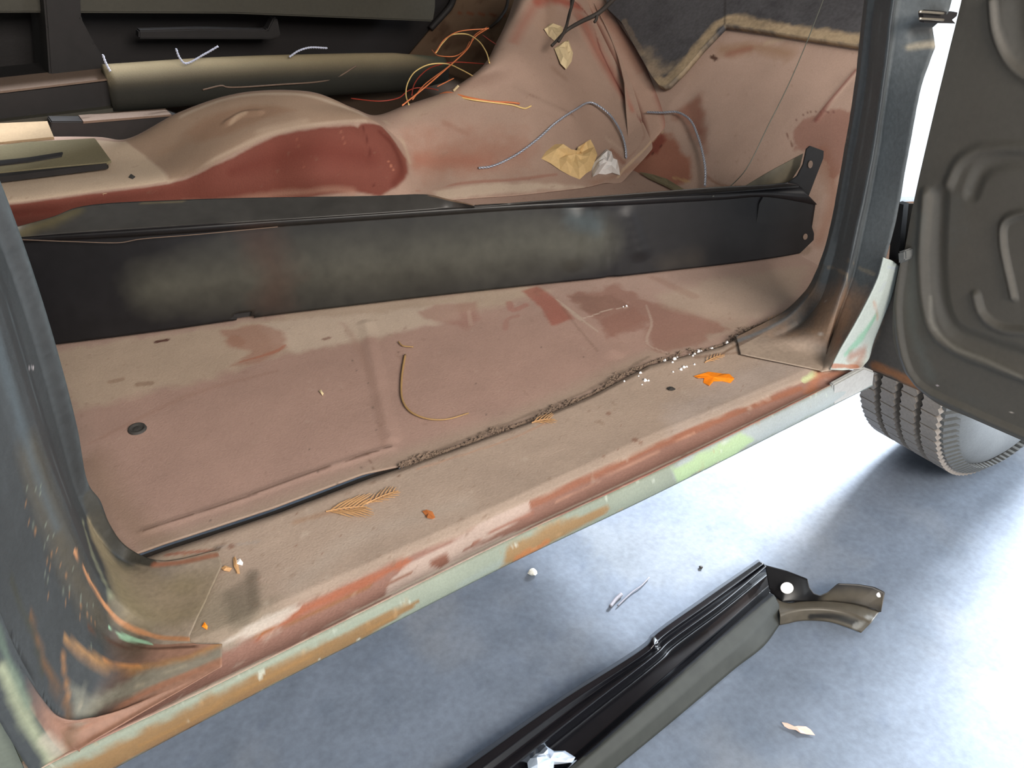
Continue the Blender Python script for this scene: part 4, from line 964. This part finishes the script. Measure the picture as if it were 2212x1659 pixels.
# ============================================================= ROCKER PANEL ON THE CONCRETE
gp = empty('rocker_panel', (0, 0, 0)); tag(gp, 'glossy black rocker panel with kicked end bracket lying on the concrete', 'panel')
def ZR(l, z): return [Z(x, y, z) for x, y in l]
RR = [
 ZR([(1638, 1209), (1520, 1290), (1407, 1372), (1396, 1386), (1200, 1514), (1000, 1650), (860, 1745)], .028),
 ZR([(1642, 1213), (1525, 1295), (1412, 1377), (1402, 1392), (1208, 1518), (1015, 1655), (880, 1750)], .044),
 ZR([(1650, 1217), (1535, 1300), (1424, 1380), (1410, 1398), (1225, 1523), (1040, 1660), (905, 1757)], .046),
 ZR([(1650, 1219), (1540, 1304), (1430, 1384), (1414, 1402), (1240, 1526), (1062, 1662), (930, 1762)], .040),
 ZR([(1656, 1222), (1552, 1308), (1440, 1390), (1422, 1408), (1265, 1530), (1095, 1665), (970, 1766)], .046),
 ZR([(1662, 1236), (1560, 1318), (1446, 1404), (1432, 1420), (1275, 1545), (1120, 1668), (1000, 1770)], .016),
 ZR([(1668, 1262), (1572, 1348), (1480, 1428), (1460, 1444), (1375, 1520), (1240, 1638), (1125, 1736)], .012),
 ZR([(1664, 1281), (1575, 1359), (1490, 1433), (1470, 1450), (1390, 1520), (1262, 1632), (1150, 1730)], .036),
 ZR([(1672, 1286), (1584, 1364), (1500, 1438), (1480, 1455), (1400, 1526), (1272, 1637), (1162, 1734)], .038),
 ZR([(1682, 1305), (1606, 1382), (1526, 1450), (1506, 1466), (1418, 1545), (1296, 1648), (1184, 1744)], .028),
 ZR([(1686, 1346), (1650, 1395), (1590, 1442), (1540, 1484), (1440, 1568), (1329, 1659), (1215, 1752)], .003),
]
G = rails(RR[7:], 240, 6); p = Paint(G, (52, 53, 49)); p.stroke([(1668, 1284), (1575, 1361), (1488, 1436), (1390, 1522), (1264, 1634)], 9, (18, 22, 30), .9); p.vary(.1, 20)
of_ = sheet('outer_face', G, 'flatblack', gp, p, thick=.0014); of_['label'] = 'flat olive-grey outer face'
G = rails(RR[:8], 240, 6)
p = Paint(G, (13, 13, 17));

Q = G.reshape(-1, 3).copy(); m = p.mask([(1405, 1380), (1412, 1396)], 22, 1, 0); Q[:, 2] += .004*m
sheet('channel', Q.reshape(G.shape), 'gloss', gp, p, thick=.0014)
# end bracket: upright plate with notch and curved arm
up_ = [(1652, 1220), (1700, 1233), (1744, 1250), (1748, 1268), (1758, 1282), (1772, 1287), (1788, 1280), (1811, 1260), (1855, 1262), (1890, 1268), (1912, 1279), (1903, 1322)]
lo_ = [(1664, 1281), (1690, 1302), (1712, 1300), (1730, 1299), (1748, 1298), (1765, 1298), (1780, 1298), (1800, 1299), (1838, 1304), (1866, 1310), (1888, 1316), (1900, 1322)]
zt = [.046, .05, .052, .044, .036, .034, .036, .05, .05, .046, .042, .02]
U = rsm([Z(x, y, zt[i]) for i, (x, y) in enumerate(up_)], 90); L_ = rsm([Z(x, y, .018) for x, y in lo_], 90)
G = np.array([U*(1-t)+L_*t for t in np.linspace(0, 1, 12)]); p = Paint(G, (24, 24, 26)); p.stroke([(1790, 1290), (1840, 1285), (1900, 1300)], 50, (78, 72, 62), .85, .8, .1)
eb = sheet('end_bracket', G, 'satin', gp, p, thick=.0014)
disc('round_hole', Z(1700, 1270, .0375), (-.5, -.5, .5), .0105, .0095, 'white', eb); disc('round_hole', Z(1898, 1285, .037), (-.3, -.6, .7), .004, .004, 'white', eb)
lo2 = [(1682, 1312), (1679, 1355), ]
ar_u = [(1675, 1292), (1700, 1302), (1730, 1299), (1780, 1298), (1840, 1304), (1900, 1321)]
ar_m = [(1685, 1330), (1705, 1322), (1740, 1316), (1790, 1316), (1840, 1326), (1882, 1345)]
ar_l = [(1684, 1350), (1700, 1347), (1729, 1341), (1789, 1343), (1830, 1355), (1860, 1367)]
G = rails([ZR(ar_u, .018), ZR(ar_m, .024), ZR(ar_l, .004)], 90, 6); p = Paint(G, (82, 76, 66)); p.stroke([(1750, 1330), (1800, 1330), (1850, 1345)], 16, (22, 22, 22), .9, .5, .1)
p.stroke([(1850, 1350), (1880, 1335)], 16, (140, 140, 136), .6)
sheet('curved_arm', G, 'satin', gp, p, thick=.0014)

# ============================================================= LOOSE THINGS
def crumple(name, outline, surf, mat, lift=.004, fold=.006, cen=None):
    P = [surf(*q) for q in outline]; c = np.mean(P, 0); V = []; nO = len(P)
    nrm = np.array([-.1, -.45, .88])
    rnd = np.random.RandomState(hash(name) % 1000 if False else len(outline)*7)
    for q in P: V.append(q+nrm*(lift*rnd.rand()))
    ring = []
    for f_ in (.66, .33):
        for i, q in enumerate(P): V.append(c+(q-c)*f_+nrm*(lift+fold*rnd.rand()))
    V.append(c+nrm*(lift+fold*.6)); Fc = []
    for r_ in range(2):
        for i in range(nO):
            a, b = r_*nO+i, r_*nO+(i+1) % nO; Fc += [[a, b, (r_+1)*nO+(i+1) % nO], [a, (r_+1)*nO+(i+1) % nO, (r_+1)*nO+i]]
    for i in range(nO): Fc.append([2*nO+i, 2*nO+(i+1) % nO, 3*nO])
    return mesh_obj(name, V, Fc, mat, None, False, None, .0004)
bp_ = lambda x, y: TUN.on(x, y)
def z3(l, s=3.16, ox=1150, oy=0): return [(x/s+ox, y/s+oy) for x, y in l]
o = crumple('paper_scrap', z3([(65, 1080), (100, 1030), (150, 985), (230, 1025), (300, 1050), (335, 1068), (310, 1020), (350, 990), (395, 960), (420, 1010), (440, 1065), (420, 1120), (400, 1170), (365, 1195), (325, 1225), (260, 1200), (190, 1170), (120, 1120)]), bp_, 'kraft', .006, .012); tag(o, 'crumpled brown masking paper scrap at the foot of the tunnel', 'paper')
o = crumple('paper_scrap', z3([(405, 1170), (410, 1120), (450, 1075), (500, 1030), (530, 1060), (550, 1130), (590, 1150), (594, 1200), (540, 1190), (500, 1195), (450, 1190), (410, 1220)]), bp_, 'white', .008, .016); tag(o, 'crumpled white paper scrap beside the brown masking paper', 'paper')
o = crumple('tape_scrap', [(1175, 66), (1190, 60), (1213, 66), (1215, 85), (1200, 92), (1186, 80)], bp_, 'cream', .012, .006); tag(o, 'upper cream tape scrap stuck on the wiring over the tunnel', 'tape')
o = crumple('tape_scrap', [(1197, 106), (1215, 92), (1225, 95), (1235, 125), (1234, 140), (1222, 154), (1210, 142)], bp_, 'cream', .012, .006); tag(o, 'lower pointed cream tape scrap hanging from the wiring over the tunnel', 'tape')
# wiring looms hanging over the tunnel
def lift(x, y, h): 
    q = bp_(x, y); d = EYEP-q; return q+d/np.linalg.norm(d)*h
lo = empty('wiring_loom'); tag(lo, 'dark cloth-wrapped wiring loom hanging over the top of the tunnel', 'wiring')
tube('loom_branch', [Z(*q) for q in [(1192, 99, .70), (1210, 80, .71), (1226, 64, .72), (1255, 47, .735), (1290, 30, .75), (1326, -2, .77), (1380, -50, .8)]], [.003, .0035, .0045, .0045, .004], 'loom', lo)
tube('loom_branch', [Z(*q) for q in [(1206, 90, .705), (1220, 66, .72), (1230, 30, .74), (1238, 0, .76), (1242, -60, .8)]], .0032, 'loom', lo)
tube('loom_branch', [Z(*q) for q in [(1214, 80, .71), (1226, 50, .73), (1233, 15, .75), (1230, -50, .79)]], .002, 'loom', lo)
tube('loom_branch', [Z(*q) for q in [(1290, 34, .748), (1288, 42, .742), (1284, 48, .738)]], .003, 'loom', lo)
o = twist('twisted_wire', [lift(x, y, h) for x, y, h in [(1035, 363, .006), (1060, 360, .004), (1112, 335, .006), (1160, 300, .01), (1195, 268, .012), (1240, 238, .014), (1280, 223, .016), (1312, 245, .016), (1340, 285, .014), (1350, 320, .01), (1353, 340, .006)]], .0014, 'bluewire'); tag(o, 'silvery twisted wire arching over the tunnel side, behind the paper scraps', 'wire')
tw_ = [(1398, 242), (1430, 243), (1462, 242), (1490, 258), (1508, 295), (1520, 340), (1524, 370), (1523, 402)]
o = twist('twisted_wire', [toe(x, y, .014) for x, y in tw_], .0014, 'bluewire'); tag(o, 'silvery twisted wire hooked down the toe board, right of the tunnel seam', 'wire')
o = tube('hanging_wire', [toe(1790, -30, .06), toe(1735, 110, .08), toe(1700, 190, .085), toe(1660, 270, .08), toe(1610, 368, .06), toe(1575, 405, .05), face(1540, 424, .012)], .0009, 'thinwire'); tag(o, 'long thin grey wire hanging diagonally across the toe board', 'wire')
# orange and cream wires
def z2(l): return [(x/3.16+600, y/3.16) for x, y in l]
FZ = lambda l, z: [Z(x, y, z[i] if isinstance(z, list) else z) for i, (x, y) in enumerate(l)]
wb = empty('wire_bundle'); tag(wb, 'loose loops of orange, red and cream wires beyond the tunnel crest', 'wiring')
def wire(nm, l, z, mat, r_=.001): return tube(nm, FZ(z2(l), z), r_, mat, wb, n=50)
wire('cream_wire', [(895, 715), (875, 650), (890, 560), (950, 480), (1050, 437), (1150, 435), (1250, 475), (1360, 535)], .665, 'creamwire', .0012)
wire('cream_wire', [(1080, 360), (1130, 290), (1200, 235), (1280, 232), (1360, 272), (1420, 350), (1445, 430)], .69, 'creamwire', .0012)
wire('orange_wire', [(1440, 190), (1350, 250), (1290, 340), (1150, 470), (1000, 600), (850, 720)], .68, 'orange', .0013)
wire('orange_wire', [(1430, 185), (1345, 240), (1300, 325), (1170, 450), (1000, 580), (920, 680)], .67, 'orange')
wire('orange_wire', [(1440, 195), (1250, 212), (1150, 260), (1075, 360)], .7, 'orange')
wire('orange_wire', [(1310, 285), (1270, 350), (1200, 385), (1100, 380), (1050, 340)], .67, 'orange')
wire('red_wire', [(1400, 240), (1470, 290), (1530, 325)], .69, 'redwire')
wire('red_wire', [(915, 650), (930, 580), (980, 510), (1060, 455), (1200, 425), (1330, 430), (1440, 440)], .65, 'redwire', .0011)
wire('red_wire', [(500, 672), (700, 690), (820, 670), (890, 620), (950, 600), (1050, 605), (1095, 615)], .64, 'redwire', .001)
wire('orange_wire', [(1090, 590), (1130, 570), (1200, 535)], .655, 'orange', .001)
tube('dark_lead', [toe(1058, 60, -.05), toe(1075, 45, -.05), toe(1092, 20, -.05), toe(1100, -20, -.05)], .004, 'loom', wb)
o = tube('wire_end', [lift(600+x/3.16, y/3.16, .003) for x, y in [(1095, 612), (1160, 628), (1300, 667), (1450, 688), (1590, 702), (1650, 710)]], .0018, 'orange'); tag(o, 'orange wire end lying across the tunnel top', 'wire')
o = tube('wire_end', [lift(600+x/3.16, y/3.16, .003) for x, y in [(1150, 628), (1300, 675), (1450, 698), (1600, 712), (1690, 738), (1735, 722)]], .0014, 'creamwire'); tag(o, 'cream wire end beside the orange one on the tunnel top', 'wire')
o = tube('stick', [lift(984, 171, .02), lift(981, 195, .004)], .0025, 'cream'); tag(o, 'short pale stick poking up behind the tunnel crest', 'stick')
# twine scraps on the far side
for pts, lb_ in [([(380, 105), (388, 125), (400, 137), (440, 118), (471, 100)], 'v-shaped bit of pale twine on the far dark ledge'), ([(625, 123), (645, 110), (668, 103), (707, 104)], 'bent bit of pale twine above the far rolled sill'), ([(222, 118), (228, 135), (238, 154)], 'short bit of pale twine at the left end of the far sill')]:
    o = twist('twine_scrap', [Y(x, y, 2.08) for x, y in pts], .0014, 'palewire'); tag(o, lb_, 'twine')
# plates at far left
P0 = [Z(*q, .572) for q in [(-60, 275), (104, 268), (118, 302), (-60, 320)]]
o = prism('card_piece', P0, (0, 0, .006), 'tan'); tag(o, 'tan rectangular card lying behind the olive metal strip', 'card')
st = prism('metal_strip', [Z(*q, .585) for q in [(-60, 320), (60, 306), (205, 298), (240, 346), (232, 350), (120, 360), (-60, 378)]], (0, 0, -.005), 'olive', bev=.001); tag(st, 'olive metal strip with a stepped edge on the dusty seat riser', 'strip')
prism('folded_edge', [Z(*q, .583) for q in [(-60, 380), (120, 360), (232, 350), (230, 353), (120, 367), (-60, 389)]], (0, 0, -.010), 'dark', st)
prism('raised_rib', [Z(*q, .588) for q in [(-60, 352), (60, 340), (135, 328), (132, 336), (60, 348), (-60, 362)]], (0, 0, -.004), 'dark', st)

# cedar sprigs
def sprig(tip, base, surf, width, nl, label, grp=None):
    a = surf(*base); b = surf(*tip); d = b-a; L = np.linalg.norm(d); d /= L; up2 = np.array([0, 0, 1.]); s = np.cross(up2, d); gs = []
    P = [a+d*L*t+np.array([0, 0, .0015+.002*sin(pi*t)]) for t in np.linspace(0, 1, 8)]
    gs.append(tubegeo(crm(P, 14), [.0009, .0005], 5))
    nl = max(5, nl-2)
    for i in range(nl):
        t = .08+.88*i/nl
        for sg in (1, -1):
            c = a+d*L*t+np.array([0, 0, .002]); ln = width*(.45+.55*sin(pi*min(1, t*1.1+.12)))*(1+.15*random.random())
            e = c+d*ln*.95+s*sg*ln*.62+np.array([0, 0, .001+.002*random.random()]); m_ = (c+e)/2+np.array([0, 0, .0012]); wv = np.cross(e-c, up2); wv = wv/np.linalg.norm(wv)*width*.034
            q = [c-wv*.6, m_-wv, e, m_+wv, c+wv*.6]; q += [x-np.array([0, 0, .0007]) for x in q]
            gs.append((q, [[0, 1, 2, 3, 4], [9, 8, 7, 6, 5]]+[[k, 5+k, 5+(k+1) % 5, (k+1) % 5] for k in range(5)]))
    V, Fc = join(gs); o = mesh_obj('cedar_sprig', V, Fc, 'sprig', None, False); tag(o, label, 'leaf', grp); return o
sl = lambda x, y: SILL.on(x, y)
g_ = 'dry cedar sprigs along the sill'
sprig((792, 1098), (706, 1108), sl, .030, 9, 'largest dry cedar sprig on the sill, left of centre', g_)
sprig((860, 1062), (790, 1092), sl, .016, 8, 'narrow dry cedar sprig just right of the largest one', g_)
sprig((1195, 908), (1148, 915), sl, .016, 7, 'small dry cedar sprig on the seam near the middle of the sill', g_)
sprig((1562, 770), (1522, 786), sl, .012, 7, 'small dry cedar sprig beside the bright glass fragments', g_)
sprig((1690, 684), (1655, 700), sl, .012, 6, 'small dry cedar sprig at the foot of the front pillar', g_)
# orange leaf
def flat(name, outl, surf, mat, th=.0012, lift_=.002):
    P = [surf(*q)+np.array([0, 0, lift_+.0015*sin(i*1.7)]) for i, q in enumerate(outl)]
    c = np.mean(P, 0)+np.array([0, 0, .0015]); n_ = len(P); V = P+[c]; Fc = [[i, (i+1) % n_, n_] for i in range(n_)]
    return mesh_obj(name, V, Fc, mat, None, False, None, th)
o = flat('dry_leaf', [(1500, 815), (1520, 812), (1530, 806), (1560, 808), (1575, 812), (1586, 822), (1578, 828), (1558, 824), (1540, 828), (1532, 836), (1518, 828), (1522, 820), (1508, 820)], sl, 'leaf'); tag(o, 'bright orange curled dry leaf on the sill, towards the front pillar', 'leaf')
gr = lambda x, y: Z(x, y, .001)
o = flat('dry_leaf', [(1688, 1563), (1700, 1566), (1712, 1572), (1724, 1570), (1740, 1573), (1750, 1580), (1760, 1590), (1742, 1588), (1728, 1587), (1718, 1580), (1704, 1576), (1694, 1572)], gr, 'brownleaf', .001, .003); tag(o, 'pale brown dry leaf on the concrete below the glossy panel', 'leaf')
o = flat('leaf_fragment', [(914, 1108), (922, 1108), (934, 1110), (940, 1117), (934, 1124), (924, 1121), (918, 1114)], sl, 'rustchip'); tag(o, 'small rust-brown leaf fragment near the middle of the sill', 'leaf')
# chips
for l, lb_ in [([(504, 1210), (509, 1208), (514, 1220), (520, 1240), (514, 1242), (506, 1228)], 'upright tan wood chip near the left end of the sill'), ([(480, 1232), (490, 1228), (500, 1231), (494, 1237), (484, 1236)], 'flat tan wood chip left of the upright chip on the sill')]:
    o = flat('wood_chip', l, sl, 'sprig'); tag(o, lb_, 'chip')
o = flat('paint_flake', [(512, 1215), (520, 1212), (527, 1218), (522, 1224), (514, 1221)], sl, 'white'); tag(o, 'white paint flake beside the tan wood chips', 'flake')
o = flat('rust_flake', [(439, 1355), (445, 1351), (451, 1355), (446, 1360)], sl, 'leaf'); tag(o, 'tiny orange flake at the lower left of the sill', 'flake')
o = flat('rust_flake', [(690, 848), (694, 847), (699, 855), (696, 858), (692, 853)], lambda x, y: FLOOR.on(x, y), 'cream'); tag(o, 'tiny pale yellow flake in the middle of the floor pan', 'flake')
# dead insect-like debris
o = flat('dirt_crumb', [(1440, 843), (1446, 839), (1452, 838), (1458, 842), (1452, 846), (1446, 847)], sl, 'rubber'); tag(o, 'small black dirt crumb left of the orange leaf', 'debris')
o = flat('dirt_crumb', [(277, 386), (283, 380), (290, 385), (288, 387)], bp_, 'rubber'); tag(o, 'small black crumb on the dusty seat riser', 'debris')
o = crumple('paper_crumb', [(219, 416), (226, 419), (232, 417), (231, 432), (224, 433), (224, 423)], bp_, 'cream', .001, .002); tag(o, 'tiny cream paper crumb on the red riser face at left', 'paper')
o = crumple('foam_strip', [(1380, 372), (1400, 375), (1440, 388), (1480, 412), (1462, 416), (1430, 400), (1400, 386)], lambda x, y: toe(x, y, .01), 'olive', .002, .004); tag(o, 'olive strip of old foam lying at the toe board base', 'foam')
# straw strand
o = tube('straw_strand', [FLOOR.on(x, y)+np.array([0, 0, .003]) for x, y in [(876, 772), (868, 820), (870, 870), (890, 893), (925, 907), (965, 908), (1012, 898)]], [.0016, .0014, .0008], 'straw'); tag(o, 'curved dry straw strand on the floor pan', 'straw')
o = tube('straw_strand', [FLOOR.on(x, y)+np.array([0, 0, .003]) for x, y in [(860, 742), (872, 750), (892, 754)]], .001, 'straw'); tag(o, 'short straw bit above the curved strand', 'straw')
# glass fragments
fr = [(1436, 774, 5), (1457, 778, 6), (1452, 784, 3), (1463, 773, 4), (1508, 760, 7), (1500, 766, 4), (1496, 770, 3), (1514, 757, 4), (1536, 747, 5), (1533, 753, 4), (1568, 736, 6), (1588, 721, 7), (1488, 758, 2), (1507, 736, 2), (1383, 808, 4), (1380, 814, 2), (1394, 824, 6), (1400, 822, 3), (1387, 832, 2), (1349, 824, 3), (1470, 799, 5), (1478, 796, 5), (1484, 793, 3), (1453, 806, 3), (1512, 781, 5), (1501, 788, 3), (1353, 662, 3), (1345, 664, 2)]
base_me = None
for i, (x, y, r_) in enumerate(fr):
    s_ = FLOOR if y < 768-(x-1436)*.33 and y < 700 else SILL
    c = s_.on(x, y); k = np.linalg.norm(c-EYEP)/F_PX*r_*.85
    V = []; rr = np.random.RandomState(i)
    for t in range(6):
        a = t*pi/3+rr.rand()*.6; q = k*(.7+.5*rr.rand()); V.append(c+np.array([q*cos(a), q*sin(a), .0006+.2*k*rr.rand()]))
    for t in range(6):
        a = t*pi/3+rr.rand()*.6; q = k*(.35+.3*rr.rand()); V.append(c+np.array([q*cos(a), q*sin(a), .001+.7*k+.25*k*rr.rand()]))
    V.append(c+np.array([0, 0, .001+.95*k])); Fc = [[t, (t+1) % 6, 6+t] for t in range(6)]+[[(t+1) % 6, 6+(t+1) % 6, 6+t] for t in range(6)]+[[6+t, 6+(t+1) % 6, 12] for t in range(6)]+[[5, 4, 3, 2, 1, 0]]
    o = mesh_obj('glass_fragment', V, Fc, 'glass', None, False); tag(o, 'tiny bright glass fragment scattered along the sill seam towards the front pillar', 'glass', 'glass fragments along the sill seam')
# concrete debris
def blob(name, c, r_, mat, sq=(1, 1, .7), seed=1):
    bm = bmesh.new(); bmesh.ops.create_icosphere(bm, subdivisions=2, radius=1)
    rr = np.random.RandomState(seed)
    for v in bm.verts:
        k = r_*(.8+.4*rr.rand()); v.co = Vector((c[0]+v.co.x*k*sq[0], c[1]+v.co.y*k*sq[1], c[2]+r_*sq[2]*.8+v.co.z*k*sq[2]))
    me = bpy.data.meshes.new(name); bm.to_mesh(me); bm.free(); me.materials.append(M[mat]); o = bpy.data.objects.new(name, me); COL.objects.link(o); return o
o = blob('pebble', gr(1150, 1240), .008, 'pebble'); tag(o, 'pale pebble on the concrete just below the green sill edge', 'stone')
o = blob('pebble', gr(1514, 1227), .0035, 'rubber', seed=4); tag(o, 'tiny dark pebble on the concrete above the glossy panel', 'stone')
o = tube('twig', [gr(1318, 1313)+[0, 0, .004], gr(1330, 1298)+[0, 0, .004], gr(1342, 1287)+[0, 0, .004]], [.003, .0035], 'twig'); tag(o, 'short grey twig on the concrete beside the glossy panel', 'twig')
o = tube('twig', [gr(1334, 1311)+[0, 0, .003], gr(1365, 1282)+[0, 0, .003], gr(1385, 1268)+[0, 0, .003], gr(1402, 1250)+[0, 0, .003]], .0012, 'twig'); tag(o, 'long thin dark twig lying next to the short grey twig', 'twig')
fz = lambda x, y: Z(x, y, .022)
o = crumple('plastic_film', [(1138, 1640), (1146, 1630), (1162, 1626), (1176, 1611), (1194, 1624), (1220, 1622), (1242, 1636), (1236, 1648), (1196, 1652), (1194, 1680), (1160, 1676), (1140, 1662)], fz, 'foil', .008, .016); tag(o, 'crumpled film coloured as a bright highlight in the channel of the glossy panel', 'film')
